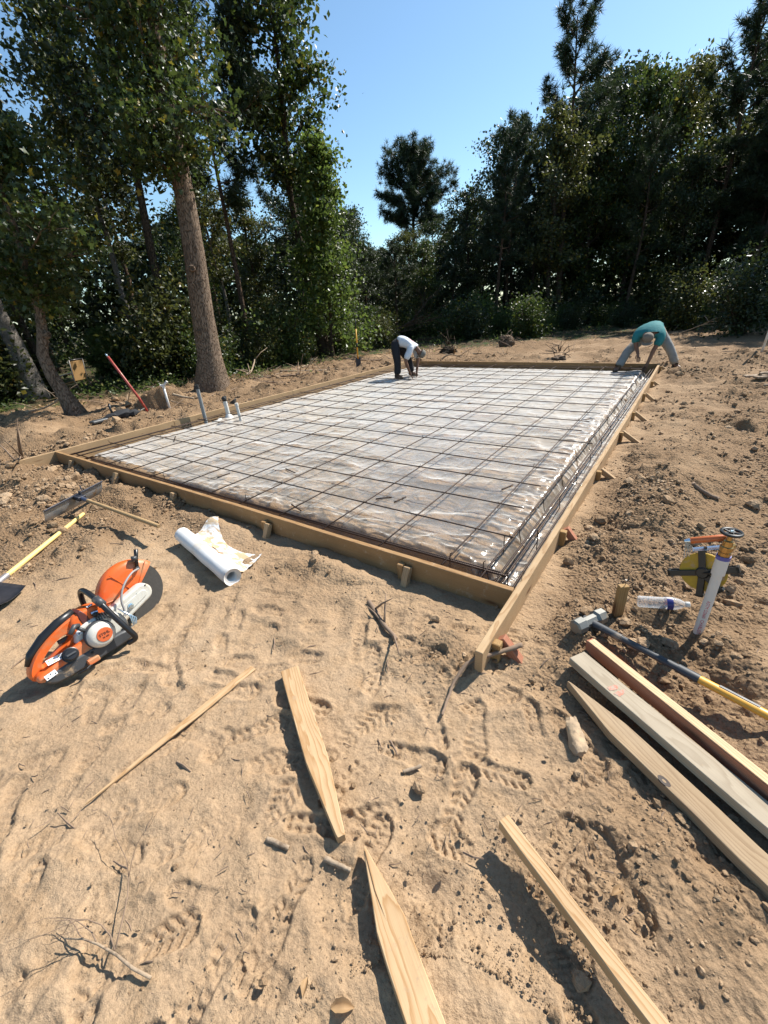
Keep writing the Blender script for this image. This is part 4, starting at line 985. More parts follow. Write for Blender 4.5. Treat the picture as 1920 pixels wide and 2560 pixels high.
    # starter
    sm = m @ Matrix.Translation((.315, -.055, .122)) @ Matrix.Rotation(math.pi/2, 4, 'X')
    MB().lathe([(.072, 0), (.072, .02), (.067, .045), (.057, .060), (.042, .066), (.0, .068)], 32, sm, cap=False).build('starter_cover', M_SCREAM, e, smooth=True, ang=60)
    MB().lathe([(.0735, .010), (.074, .030), (.069, .043), (.066, .041)], 24, sm @ Matrix.Rotation(.0, 4, 'Z'), cap=False).build('starter_trim', M_SGREY, e, smooth=True)
    MB().lathe([(.038, .0665), (.036, .0695), (.0, .0700)], 24, sm @ Matrix.Translation((.008, .0, .0)), cap=False).build('badge', plain('badge_orange', (.60, .12, .035), .45, bump=0), e, smooth=True, ang=40)
    for s, dz, sz in (('STIHL', .006, .021), ('TS 420', -.013, .011)):
        me = text_mesh(s, sz); me.materials.append(plain('badge_ink', (.02, .02, .02), .6, bump=0)); link('lettering', me, e, m @ Matrix.Translation((.323, -.1258, .122+dz)) @ Matrix.Rotation(math.pi/2, 4, 'X'))
    MB().tube([(.245, -.072, .205), (.25, -.085, .222), (.235, -.095, .232), (.20, -.110, .210)], [.008, .012, .0125, .011], 10).build('pull_handle', M_SGREY, e, m, smooth=True)
    MB().tube([(.27, -.075, .17), (.245, -.078, .21)], .010, 10).build('pull_stem', M_SGREY, e, m, smooth=True)
    # fuel cap, engine bits
    q = m @ Matrix.Translation((.165, -.074, .103)) @ Matrix.Rotation(R_(68), 4, 'X'); MB().lathe([(.037, -.01), (.037, .012), (.031, .014), (.031, .032), (.026, .036)], 18, q).build('fuel_cap', M_SBLACK, e, smooth=True, ang=30)
    MB().cbox(-.022, .022, -.005, .005, .034, .044, .002, q).build('cap_bar', M_SGREY, e)
    for x, y, z in ((.40, -.066, .175), (.43, -.066, .075), (.245, -.085, .062)): MB().lathe([(.013, 0), (.013, .006), (.008, .007), (.008, .003)], 12, m @ Matrix.Translation((x, y, z)) @ Matrix.Rotation(math.pi/2, 4, 'X')).build('screw', M_SGREY, e)
    b = MB(); [b.cbox(.335+.012*k, .341+.012*k, -.068, -.03, .19-.004*k, .228-.005*k, .001) for k in range(5)]; b.build('cooling_fins', M_SGREY, e, m)
    MB().tube([(.34, -.05, .225), (.345, -.07, .222)], .013, 12).build('plug_boot', M_SBLACK, e, m, smooth=True)
    MB().tube([(.33, -.052, .235), (.36, -.058, .232)], .008, 8).build('decompression_valve', M_SILVER, e, m)
    b = MB()
    for k in range(4): b.tube([(.445+.008*k, -.06, .19-.012*k), (.475+.008*k, -.085, .13-.01*k), (.47+.006*k, -.085, .07), (.43, -.07, .06)], .0035, 6)
    b.build('muffler_guard', M_SILVER, e, m, smooth=True)
    # handlebar
    hb = chaikin([(.34, .115, .05), (.355, .135, .16), (.365, .13, .29), (.37, .08, .345), (.375, -.01, .325), (.38, -.085, .275), (.395, -.12, .19), (.42, -.15, .09), (.44, -.155, .02), (.40, -.12, .008)], 3, False)
    MB().tube(hb, .0145, 12).build('handlebar', M_SBLACK, e, m, smooth=True)
    MB().tube([(.378, -.052, .297), (.385, -.095, .26)], .021, 12).build('handlebar_clamp', M_SGREY, e, m, smooth=True)
    # guard lever and water hose
    MB().tube([(.655, .030, .325), (.668, .030, .37), (.690, .03, .425)], [.009, .010, .012], 10).build('adjust_lever', M_SBLACK, e, m, smooth=True)
    MB().tube([(.645, .030, .385), (.672, .022, .378)], [.016, .013], 10).build('lever_knob', M_SGREY, e, m, smooth=True)
    MB().tube([(.652, .018, .322), (.652, .038, .318)], .011, 10).build('hose_fitting', M_SGREY, e, m)
    MB().tube(chaikin([(.652, .015, .318), (.60, -.015, .325), (.52, -.045, .285), (.475, -.06, .22), (.470, -.068, .16), (.455, -.075, .14)], 3, False), .0058, 8).build('water_hose', plain('hose_grey', (.27, .26, .25), .5, bump=.02), e, m, smooth=True)
    # stickers on the tank
    def sticker(x, y, z, w, h, rz, tilt, tri=0):
        q = m @ Matrix.Translation((x, y, z)) @ Matrix.Rotation(R_(tilt), 4, 'X') @ Matrix.Rotation(rz, 4, 'Z')
        s = MB().cbox(-w/2, w/2, -h/2, h/2, 0, .0012, .0003).build('sticker', M_STICK, e, q); b = MB()
        for k in range(tri):
            for r in (0, 1):
                cx, cy = -w/2+w*(k+.5)/tri, (r-.5)*h*.5
                if (k+r) % 2: b.add([(cx-.006, cy-.005, .0016), (cx+.006, cy-.005, .0016), (cx, cy+.006, .0016)], [(0, 1, 2)])
        if tri: b.build('pictogram', M_SYEL, s, q)
        b = MB()
        for k in range(max(tri, 3)):
            cx = -w/2+w*(k+.5)/max(tri, 3); b.lathe([(.0035, .0015), (.0035, .0018)], 8, Matrix.Translation((cx+.001, h*(.2 if k % 2 else -.2), 0)))
        b.build('pictogram', M_SBLACK, s, q)
    sticker(.115, -.062, .1185, .085, .034, -.08, 32, 4); sticker(.060, -.092, .070, .050, .026, .1, 80, 0); sticker(.255, -.060, .178, .045, .022, .1, 62, 0); sticker(.345, -.035, .272, .03, .014, .2, 22, 0)
saw()
# ------------------------------------------------------------------ sticks and dry plants
def stick(name, pts, r, mat, label, cat='stick', z=.0, taper=.5, seed=0, twigs=0, n=6, group=None):
    rg = random.Random(seed); P = []
    for i, p in enumerate(pts): P.append((p[0], p[1], (p[2] if len(p) > 2 else 0)+hz(p[0], p[1])+r*.55+z))
    P = chaikin(P, 2, False); N = len(P); P = [(x+rg.uniform(-.15, .15)*r, y+rg.uniform(-.15, .15)*r, q+rg.uniform(-.1, .1)*r) for x, y, q in P]
    b = MB(); b.tube(P, [r*(1-(1-taper)*i/(N-1))*rg.uniform(.88, 1.12) for i in range(N)], n)
    for k in range(twigs):
        i = rg.randrange(N//4, N); p = Vector(P[i]); d = Vector((rg.uniform(-1, 1), rg.uniform(-1, 1), rg.uniform(0, .6))).normalized()
        L = r*rg.uniform(8, 20); b.tube([p, p+d*L*.5+Vector((0, 0, L*.05)), p+d*L], [r*.45, r*.35, r*.15], 4)
    o = b.build(name, mat, None, None, smooth=True); return tag(o, label, cat, group)
stick('stick', [(-1.30, 1.57), (-1.19, 1.50), (-1.12, 1.45), (-.98, 1.375)], .016, M_TWIG, 'thick brown forked stick on the sand in front of the form', seed=1, twigs=4, taper=.75)
stick('root', [(-.40, 1.59, .05), (-.50, 1.47, .045), (-.584, 1.385, .03), (-.605, 1.29, .012), (-.596, 1.21), (-.573, 1.10)], .013, M_TWIG, 'dark bent root hooked around the near end of the right form board', 'root', seed=2, taper=.4)
stick('stick', [(-.856, .376), (-.776, .398)], .009, M_TWIGL, 'stubby pale stick left of the cracked stake, farther from its point', seed=3, taper=.9)
stick('stick', [(-.655, .443), (-.61, .452), (-.566, .463)], .009, M_TWIGL, 'pale stick touching the point of the cracked stake', seed=4, taper=.8)
stick('stick', [(-.59, .812), (-.543, .869)], .008, M_TWIGL, 'short thick stick right of the pale new stake', seed=5, taper=.9)
stick('twig', [(-.705, .90), (-.67, .88), (-.645, .862)], .005, M_TWIG, 'small dark twig above the short thick stick', 'twig', seed=6)
stick('stick', [(.21, 4.0), (.30, 3.985), (.40, 3.99)], .020, M_TWIG, 'grey brown branch piece on the churned soil right of the form', seed=7, taper=.8)
def dry_plant():
    e = empty('dry_seedling', (-.99, -.05, hz(-.99, -.05)), 'wiry dead seedling with pale stem lying on the sand at the lower left', 'dead plant')
    rg = random.Random(9)
    def grow(b, p, d, L, r, dep):
        pts = [p]; q = Vector(p); dd = Vector(d).normalized()
        for k in range(5):
            dd = (dd+Vector((rg.uniform(-.3, .3), rg.uniform(-.3, .3), rg.uniform(-.18, .16)))).normalized(); q = q+dd*L/5
            g = hz(q.x, q.y)+.004; q.z = max(q.z, g); pts.append(q.copy())
        b.tube(pts, [r*(1-.6*k/5) for k in range(6)], 5)
        if dep:
            for k in range(rg.choice((1, 2, 2))):
                i = rg.randrange(2, 6); s = dd+Vector((rg.uniform(-.8, .8), rg.uniform(-.8, .8), rg.uniform(-.1, .35))); grow(b, pts[i], s, L*rg.uniform(.45, .75), r*.55, dep-1)
    b = MB(); g = lambda x, y, z=.0: Vector((x, y, hz(x, y)+z))
    b.tube([g(-.862, -.022, .012), g(-.92, -.04, .02), g(-.99, -.052, .022), g(-1.05, -.07, .03), g(-1.10, -.088, .028), g(-1.155, -.12, .02)], [.0042, .0042, .0038, .0032, .0025, .0018], 7); b.build('stem', M_TWIGL, e, smooth=True)
    b = MB(); s = g(-1.0, -.05, .022)
    grow(b, s, (-.28, .10, .16), .20, .0024, 3); grow(b, g(-1.06, -.07, .03), (-.25, .05, .05), .14, .0022, 2); grow(b, g(-1.10, -.088, .028), (-.3, -.02, .04), .12, .002, 2); grow(b, s, (-.32, .25, .10), .30, .0024, 3)
    b.build('branches', M_TWIG, e, smooth=True)
dry_plant()
def dry_leaf(x, y, r, an, label, seed):
    rg = random.Random(seed); b = MB(); z = hz(x, y)+.004; n = 8; vs = []; fs = []
    for i in range(n+1):
        t_ = i/n; w = r*.62*math.sin(math.pi*min(1, t_*.95+.03))**.7*rg.uniform(.75, 1.15); xx = r*(t_-.5)*2; c = r*.5*math.sin(t_*3.1)
        for v in (-1, -.5, 0, .5, 1): vs.append((xx+rg.uniform(-.05, .05)*r, v*w*.75, c*.4+abs(v)**1.6*w*.9+rg.uniform(-.06, .06)*r))
    for i in range(n):
        for k in range(4): q = i*5+k; fs.append((q, q+1, q+6, q+5))
    b.add(vs, fs); tag(b.build('dry_leaf', M_DRYLEAF, None, Matrix.Translation((x, y, z)) @ Matrix.Rotation(an, 4, 'Z'), smooth=True), label, 'dry leaf')
dry_leaf(-.40, .222, .030, .6, 'larger curled tan leaf at the bottom left of the cracked stake', 1); dry_leaf(-.505, .196, .018, 2., 'tiny curled leaf left of the larger dry leaf', 2)
dry_leaf(.13, .83, .022, 1., 'curled leaf among the clods right of the pine board', 3)
def twig_litter():
    rs = np.random.RandomState(21); n = 1500; d = np.where(np.arange(n) < 800, .7+3.2*rs.rand(n), 3+11*rs.rand(n)); az = YAW+rs.uniform(-1., .88, n); x, y = d*np.sin(az), d*np.cos(az)
    k = ~((x > XL-.1) & (x < XR+.1) & (y > YF-.1) & (y < YB+.1)); x, y, d = x[k], y[k], d[k]; n = len(x)
    L = rs.uniform(.006, .032, n)*(1+d*.20)*np.where(rs.rand(n) < .08, 2.2, 1); a = rs.rand(n)*6.283; r = L*rs.uniform(.018, .05, n)+.0006; c, s = np.cos(a)*L/2, np.sin(a)*L/2; k2 = rs.uniform(-.2, .2, n)
    A = np.stack([x-c, y-s, height(x-c, y-s)+r*.4], -1); B = np.stack([x+k2*s, y-k2*c, height(x, y)+r*1.6], -1); D = np.stack([x+c, y+s, height(x+c, y+s)+r*.4+np.where(rs.rand(n) < .15, L*.25, 0)], -1); b = MB()
    for i in range(n): b.tube([A[i], B[i], D[i]], [r[i], r[i], r[i]*.6], 4)
    o = b.build('twig_litter', M_TWIG); tag(o, 'fine twigs and bark bits scattered over the sand', 'twig litter', None, 'stuff')
twig_litter()
# ------------------------------------------------------------------ trees
def unit(v): return v/np.maximum(np.linalg.norm(v, axis=-1, keepdims=True), 1e-9)
def leaves(name, C, size, rs, mat, shape='rhomb', up=.5):
    n = len(C); nor = unit(rs.normal(size=(n, 3))+np.array([0, 0, up])); t = unit(np.cross(nor, rs.normal(size=(n, 3)))); w = np.cross(nor, t)
    if shape == 'star':
        a = np.arange(10)*math.pi/5; r = np.where(np.arange(10) % 2 == 0, .55, .30); r[5] = .12; r[[4, 6]] = .42
        loc = np.stack([r*np.cos(a), r*np.sin(a), .30*np.abs(r*np.sin(a))-.25*np.maximum(r*np.cos(a), 0)], -1)
    else: loc = np.array([(-.5, 0, 0), (-.02, -.34, .07), (.5, 0, -.03), (-.02, .34, .07)])
    V = C[:, None]+size[:, None, None]*(loc[None, :, :1]*t[:, None]+loc[None, :, 1:2]*w[:, None]+loc[None, :, 2:]*nor[:, None])
    k = len(loc); F = np.arange(n*k).reshape(n, k)
    return np_mesh(name, V.reshape(-1, 3), F, mat, False)
def needles(name, T, D, size, rs, mat, nb=24):
    """tufts at T pointing along D"""
    n = len(T); d = unit(D[:, None]*.55+rs.normal(size=(n, nb, 3))); L = size[:, None, None]*rs.uniform(.7, 1.15, (n, nb, 1))
    w = unit(np.cross(d, rs.normal(size=(n, nb, 3))))*L*.045; b = T[:, None]+d*L*.06
    V = np.stack([b-w, b+w, b+d*L], 2); F = np.arange(n*nb*3).reshape(-1, 3)
    return np_mesh(name, V.reshape(-1, 3), F, mat, False)
def trunk_pts(rs, H, wob, lean=(0, 0), n=12):
    p = np.cumsum(rs.normal(size=(n+1, 2))*wob, 0); p -= p[0]
    return [(p[i, 0]+lean[0]*i/n, p[i, 1]+lean[1]*i/n, H*i/n) for i in range(n+1)]
def along(P, h):
    z = [q[2] for q in P]; return np.array([np.interp(h, z, [q[0] for q in P]), np.interp(h, z, [q[1] for q in P]), h])
def broad(seed, H, cb, R, r0, mat, bark, nl=18, nleaf=11000, ls=.13, wob=.06, lean=(0, 0), pts=None, off=(0, 0), shape='rhomb', flat=.6, sig=.30, low=0., sides=10, prof='round', wrap=0):
    rs = np.random.RandomState(seed); P = pts or trunk_pts(rs, H*.93, wob, lean); b = MB(); zt = P[-1][2]
    PP = [(x, y, z) for x, y, z in P]; PP = [(PP[0][0], PP[0][1], -.3)]+PP
    def rad(z): return r0*((1-.82*max(z, 0)/zt)+.62*math.exp(-max(z, 0)/.30))
    b.tube(PP, [rad(q[2]) for q in PP], sides)
    cl = []; wt = []
    for i in range(nl):
        t = (i+rs.rand())/nl; h = cb+(zt-cb)*t*.98; s = along(P, h); a = i*2.4+rs.uniform(-.5, .5)
        L = R*(math.sin(math.pi*(.14+.80*t))**.75 if prof == 'round' else (1-t)**.8*.95+.12)*rs.uniform(.6, 1.18); el = rs.uniform(.1, .5)+.5*t
        d = np.array([math.cos(a)*math.cos(el), math.sin(a)*math.cos(el), math.sin(el)])
        d = d+np.array([off[0], off[1], 0])*.35; q = [s]
        for k in range(4): d = unit(d+rs.normal(size=3)*.16+np.array([0, 0, .04])); q.append(q[-1]+d*L/4)
        r1 = min(rad(h)*.5, .02+.018*L); b.tube(q, [r1*(1-.2*k) for k in range(5)], 5, False)
        for m in range(6):
            f = rs.uniform(.3, 1.0); j = min(int(f*4), 3); p = q[j]+(q[j+1]-q[j])*(f*4-j)
            dd = unit(d*.5+rs.normal(size=3)*np.array([1, 1, .6])); Ls = L*rs.uniform(.18, .42); e = p+dd*Ls
            b.tube([p, p+dd*Ls*.5+np.array([0, 0, .03]), e], [r1*.4, r1*.28, r1*.12], 4, False)
            for g in (.45, .8, 1.05): cl.append(p+dd*Ls*g); wt.append(rs.rand()**1.3+.15)
    for k in range(wrap):
        a = rs.rand()*6.28; h = cb+.25+(zt-cb)*.6*rs.rand(); cl.append(along(P, h)+np.array([math.cos(a), math.sin(a), 0])*rs.uniform(.25, .7)); wt.append(.8)
    for k in range(int(low*nl*6)):
        a = rs.rand()*6.28; h = rs.uniform(.25, max(cb, .5)); s = along(P, h); cl.append(s+np.array([math.cos(a), math.sin(a), 0])*R*rs.uniform(.15, .85)); wt.append(.7)
    cl = np.array(cl); wt = np.array(wt); idx = rs.choice(len(cl), nleaf, p=wt/wt.sum())
    C = cl[idx]+rs.normal(size=(nleaf, 3))*np.array([sig, sig, sig*flat])*(.6+.8*rs.rand(nleaf, 1)); C[:, 2] = np.maximum(C[:, 2], .05)
    crown = leaves('crown', C, ls*rs.uniform(.4, 1.45, nleaf), rs, mat, shape)
    return b.mesh('trunk', bark, True), crown
def pine(seed, H, cb, R, r0, mat=None, nl=30, tufts=900, ts=.30, prof='round', wob=.05, pts=None, bark=None, lean=(0, 0)):
    rs = np.random.RandomState(seed); P = pts or trunk_pts(rs, H, wob, lean); zt = P[-1][2]; b = MB()
    PP = [(P[0][0], P[0][1], -.3)]+list(P); b.tube(PP, [r0*(1-.85*max(q[2], 0)/zt) for q in PP], 9)
    T = []; D = []
    for i in range(nl):
        t = (i+rs.rand())/nl; h = cb+(zt-cb)*t; s = along(P, h); a = i*2.4+rs.uniform(-.4, .4)
        f = {'round': math.sin(math.pi*(.16+.78*t))**.8, 'cone': (1-t)**.7*.95+.08, 'dome': max(.05, 1-max(0, t-.25)**2/.58)**.6*(.7+.3*min(1, t/.2))}[prof]
        L = R*f*rs.uniform(.6, 1.15); el = -.05+(.75 if prof != 'dome' else 1.0)*t+rs.uniform(-.15, .2); d = np.array([math.cos(a)*math.cos(el), math.sin(a)*math.cos(el), math.sin(el)]); q = [s]
        for k in range(4): d = unit(d+rs.normal(size=3)*.14+np.array([0, 0, .09])); q.append(q[-1]+d*L/4)
        r1 = .012+.012*L; b.tube(q, [r1*(1-.2*k) for k in range(5)], 4, False)
        n = max(3, int(tufts/nl*f*1.3))
        for k in range(n):
            u = rs.uniform(.35, 1.02); j = min(int(u*4), 3); p = q[j]+(q[j+1]-q[j])*(u*4-j); dd = unit(d+rs.normal(size=3)*.8+np.array([0, 0, .35])); Ls = rs.uniform(.05, .28)*L**.6
            T.append(p+dd*Ls); D.append(dd)
            if k % 3 == 0: b.tube([p, p+dd*Ls], [.008, .005], 3, False)
    T = np.array(T); return b.mesh('trunk', bark or M_BARKP, True), needles('crown', T, np.array(D), ts*rs.uniform(.7, 1.2, len(T)), rs, mat or M_NEED)
def shrub(seed, H, R, mat, nleaf=3500, ls=.10, stems=7):
    rs = np.random.RandomState(seed); b = MB(); cl = []
    for i in range(stems):
        a = i*6.283/stems+rs.uniform(-.4, .4); p = np.array([math.cos(a)*.08, math.sin(a)*.08, -.05]); d = unit(np.array([math.cos(a)*R/H*rs.uniform(.2, .9), math.sin(a)*R/H*rs.uniform(.2, .9), 1.])); q = [p]; L = H*rs.uniform(.7, 1.05)
        for k in range(5): d = unit(d+rs.normal(size=3)*.15); q.append(q[-1]+d*L/5)
        b.tube(q, [.018*H*(1-.16*k) for k in range(6)], 4, False)
        for m in range(16):
            u = rs.uniform(.12, 1.); j = min(int(u*5), 4); s = q[j]+(q[j+1]-q[j])*(u*5-j); cl.append(s+rs.normal(size=3)*R*.28*np.array([1, 1, .5]))
    cl = np.array(cl); C = cl[rs.randint(len(cl), size=nleaf)]+rs.normal(size=(nleaf, 3))*.13*H**.5; C[:, 2] = np.maximum(np.abs(C[:, 2]), .03)
    return b.mesh('stems', M_BARKD, True), leaves('foliage', C, ls*rs.uniform(.55, 1.3, nleaf), rs, mat)
def plant(name, parts, names, loc, label, cat='tree', group=None, rz=0., s=1., sz=None):
    e = empty(name, loc, label, cat, group); e.matrix_basis = Matrix.Translation(Vector(loc)) @ Matrix.Rotation(rz, 4, 'Z') @ Matrix.Diagonal((s, s, sz or s, 1))
    for me, nm in zip(parts, names):
        o = bpy.data.objects.new(nm, me); COL.objects.link(o); o.parent = e
    return e
TC = ('trunk', 'crown'); SF = ('stems', 'foliage')
def rel(P): o = P[0]; return [(p[0]-o[0], p[1]-o[1], p[2]-max(o[2], 0)) for p in P]
def gz(x, y): return hz(x, y)
# the trees one can single out
P = rel([(-9.16, 6.09, 0), (-9.11, 6.17, .72), (-9.08, 6.21, 1.59), (-9.02, 6.30, 2.74), (-8.98, 6.35, 3.77), (-8.97, 6.37, 4.85), (-8.93, 6.42, 5.7), (-9.0, 6.4, 8), (-9.1, 6.3, 10.5)])
e1 = plant('sweetgum_tree', broad(11, 11, 3.9, 1.75, .265, M_LEAF, M_BARK, 24, 16500, .105, pts=P, off=(-.15, -1.25), shape='star', sig=.30, wrap=110, sides=20), TC, (-9.16, 6.09, gz(-9.16, 6.09)), 'big straight brown trunk with rough bark and star shaped leaves above, nearest the left board')
for q, h, r in (((-8.84, 6.05, 2.55), (.85, -.5, .1), .045), ((-8.98, 5.95, 1.35), (.6, -.78, .1), .03)):
    MB().lathe([(r*1.5, -.04), (r*1.25, .012), (r*.8, .022), (r*.6, .012), (r*.5, -.01)], 12).build('branch_scar', M_BARK, e1, frame((q[0], q[1], q[2]), (0, 0, 1), h), smooth=True)
P = rel([(-10.11, 3.51, 0), (-10.15, 3.44, .40), (-10.17, 3.36, .80), (-10.17, 3.34, 1.18), (-10.13, 3.46, 1.55), (-10.1, 3.53, 1.9), (-10.1, 3.55, 2.46), (-10.0, 3.6, 3.2), (-9.95, 3.6, 4.2)])
e = plant('leaning_tree', broad(12, 4.6, 2.0, 1.35, .125, M_LEAF, M_BARK, 14, 7000, .098, pts=P, off=(.1, .1), shape='star', sig=.26, sides=16), TC, (-10.11, 3.51, gz(-10.11, 3.51)), 'small crooked tree with an orange brown trunk and a knot hole, left of the form')
b = MB(); b.lathe([(.075, 0), (.068, .05), (.05, .075), (.034, .07), (.03, .03)], 14); b.build('knot_hole', M_BARK, e, frame((-10.05, 3.47, gz(-10.11, 3.51)+1.52), (0, 0, 1), (.75, .55, .1)), smooth=True)
P = rel([(-13.44, 3.91, 0), (-13.43, 3.95, 1.19), (-13.45, 3.88, 1.9), (-13.5, 3.8, 4), (-13.6, 3.7, 8)])
plant('grey_tree', broad(13, 8.6, 3.0, 2.0, .20, M_LEAFD, M_BARKG, 16, 7000, .14, pts=P, sides=14), TC, (-13.44, 3.91, gz(-13.44, 3.91)), 'smooth pale grey trunk at the far left edge')
P = rel([(-14.29, 4.56, 0), (-14.29, 4.55, 1.13), (-14.31, 4.51, 1.94), (-14.3, 4.6, 5), (-14.2, 4.6, 8)])
plant('slim_tree', broad(14, 8.6, 3.4, 1.7, .10, M_LEAFD, M_BARKD, 14, 6000, .13, pts=P), TC, (-14.29, 4.56, gz(-14.29, 4.56)), 'slim dark trunk between the grey trunk and the crooked tree')
P = rel([(-13.2, 7.74, 0), (-13.15, 7.82, 1.66), (-13.16, 7.81, 3.21), (-13.09, 7.92, 4.92), (-13.05, 7.98, 6.25), (-13.0, 8.1, 9)])
plant('forked_tree', broad(15, 9.6, 5.0, 2.1, .16, M_LEAFD, M_BARKD, 16, 6500, .14, pts=P), TC, (-13.2, 7.74, gz(-13.2, 7.74)), 'tall dark trunk just left of the big brown trunk')
P = rel([(-12.87, 10.33, 0), (-12.83, 10.37, 2.21), (-12.83, 10.37, 4.27), (-12.85, 10.36, 5.98), (-12.8, 10.3, 9.5)])
plant('pine_tree', pine(16, 9.5, 4.6, 1.9, .10, nl=26, tufts=800, pts=P), TC, (-12.87, 10.33, gz(-12.87, 10.33)), 'thin pine trunk just right of the big brown trunk')
P = rel([(-11.77, 13.09, 0), (-11.96, 12.91, 1.49), (-12.08, 12.8, 3.29), (-12.2, 12.68, 5.05), (-12.0, 12.6, 6.62), (-11.8, 12.5, 8.5), (-11.7, 12.5, 10.2)])
plant('tall_tree', broad(17, 11, 5.3, 2.05, .17, M_LEAF, M_BARKD, 20, 12500, .15, pts=P, sig=.30, off=(-.6, -.5)), TC, (-11.77, 13.09, gz(-11.77, 13.09)), 'tall leafy tree whose crown borders the left side of the open sky')
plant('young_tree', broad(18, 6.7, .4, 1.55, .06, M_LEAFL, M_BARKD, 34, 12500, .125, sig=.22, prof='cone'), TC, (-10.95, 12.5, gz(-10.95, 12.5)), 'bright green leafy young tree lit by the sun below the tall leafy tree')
P = rel([(-6.75, 27.17, 0), (-6.9, 27.14, 3.29), (-7.0, 27.11, 6.52), (-7.04, 27.1, 10.04), (-7.21, 27.05, 12.6)])
plant('pine_tree', pine(19, 12.6, 5.6, 2.3, .17, nl=40, tufts=1150, ts=.32, pts=P, bark=M_BARKP), TC, (-6.75, 27.17, gz(-6.75, 27.17)), 'tallest pine on the right with a sparse tufted top against the sky')
plant('pine_tree', pine(20, 10.9, 6.3, 3.3, .24, nl=60, tufts=3100, ts=.34, wob=.02, prof='dome'), TC, (-19.23, 32.78, gz(-19.23, 32.78)), 'lone round topped pine standing in the gap of open sky')
# kinds for the rest of the wood
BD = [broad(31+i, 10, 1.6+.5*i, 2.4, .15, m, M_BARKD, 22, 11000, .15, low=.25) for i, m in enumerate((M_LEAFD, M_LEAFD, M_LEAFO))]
BL = [broad(41, 10, 2.2, 2.3, .14, M_LEAF, M_BARKD, 22, 10000, .15, low=.2), broad(42, 10, 3.8, 1.9, .11, M_LEAFO, M_BARKG, 18, 7500, .14)]
PI = [pine(51+i, 10, 4.2-i, 1.9, .13, nl=30, tufts=1000, ts=.27, prof='round' if i else 'cone') for i in range(3)]
SH = [shrub(61, 2.0, 1.0, M_LEAFD, 4200, .10), shrub(62, 1.6, .9, M_LEAF, 3400, .09), shrub(63, 1.2, .8, M_WEED, 2600, .08), shrub(64, 2.4, 1.2, M_LEAFO, 4600, .10)]
def polar(az, d): a = R_(az); return d*math.sin(a), d*math.cos(a)
def edge_d(az): return float(np.interp(az, [-100, -85, -72, -60, -52, -45, -40, -35, -28, -22, -15, -8, 0, 10, 30, 60], [20, 15, 14.5, 15.2, 15.6, 17, 19, 21, 22, 22.5, 24.5, 25.5, 26, 26, 25, 25]))
def sky_el(az): return float(np.interp(az, [-90, -60, -46, -42.5, -41.5, -38.5, -37.4, -36, -34, -32, -28, -26.5, -24.5, -23, -21, -17.5, -15.5, -13, -11, -8, -5, -2, 4, 30],
                                       [34, 33, 22, 16, 14, 12, 9.5, 9.5, 7.0, 7.2, 8.2, 9.2, 10.6, 14.5, 16.0, 14.8, 14.0, 15.0, 18.6, 15.8, 17, 20.5, 21, 24]))
taken = [(-9.16, 6.09, 2.4), (-10.11, 3.51, 1.6), (-13.44, 3.91, 1.4), (-14.29, 4.56, 1.2), (-13.2, 7.74, 1.6), (-12.87, 10.33, 1.5), (-11.77, 13.09, 1.8), (-10.95, 12.5, 1.5), (-6.75, 27.17, 1.3), (-19.23, 32.78, 4.5)]
ZONES = [(-72, 'behind the crooked tree'), (-60, 'right of the crooked tree'), (-50, 'behind the big brown trunk'), (-43, 'left of the tall leafy tree'), (-36, 'behind the bright young tree'), (-25, 'below the lone round pine'),
         (-19, 'where the right hand wood begins'), (-12, 'beside the tallest pine'), (-6, 'behind the man in teal'), (0, 'near the right edge'), (99, 'past the right edge')]
def wood():
    rg = random.Random(77); n = 0; tries = 0
    while n < 150 and tries < 9000:
        tries += 1
        az = rg.uniform(-93, 30) if rg.random() < .5 else rg.uniform(-44, 12); dd = rg.random()**1.25*13; d = edge_d(az)+.8+dd; x, y = polar(az, d)
        sp = 1.45 if az < -44 else (.92 if az > -40 else .8)
        if any((x-a)**2+(y-b_)**2 < (r*sp)**2 for a, b_, r in taken): continue
        el = min(sky_el(az+q) for q in (-1.2, 0, 1.2)); h = CAM_H+d*math.tan(R_(el))*rg.choice((.60, .74, .86, .97, 1.08, 1.16) if az > -26 else (.80, .88, .95, 1.02, 1.10))
        if az < -44: h = rg.uniform(6.0, 11.5) if az < -50 else rg.uniform(5, 7.5)
        k = rg.random(); left = az < -43
        if h < 3.6: parts = rg.choice(SH[:1]+SH[3:]); base = 2.1; nm, cat = SF, 'shrub'
        elif k < (.36 if left else .40): parts = rg.choice(PI); base = 10.2; nm, cat = TC, 'tree'
        elif k < (.82 if left else .68): parts = rg.choice([BL[0], BL[1], BL[1]] if left else BD+BL[:1]); base = 10.2; nm, cat = TC, 'tree'
        else: parts = rg.choice(BD); base = 10.2; nm, cat = TC, 'tree'
        s = h/base; sx = max(s*1.0, .52 if base > 5 else s)*rg.uniform(.85, 1.1)
        zone = next(z for a_, z in ZONES if az < a_)
        if parts in PI: kind = ('spiky', 'bushy', 'low branched')[PI.index(parts)]+' pine'
        elif parts in BD: kind = ('dense dark', 'high crowned dark', 'olive tinged')[BD.index(parts)]+' tree'
        elif parts in BL: kind = ('mid green', 'thin grey stemmed')[BL.index(parts)]+' tree'
        else: kind = 'dark shrub'
        row = 'front' if dd < 3 else ('middle' if dd < 7 else 'back')
        plant('pine_tree' if 'pine' in kind else ('tall_shrub' if 'shrub' in kind else 'forest_tree'), parts, nm, (x, y, gz(x, y)), f'{kind}, {row} of the wood {zone}', cat, f'{kind}s, {row} of the wood {zone}', rg.uniform(0, 6.28), sx, s)
        taken.append((x, y, 2.2)); n += 1
wood()
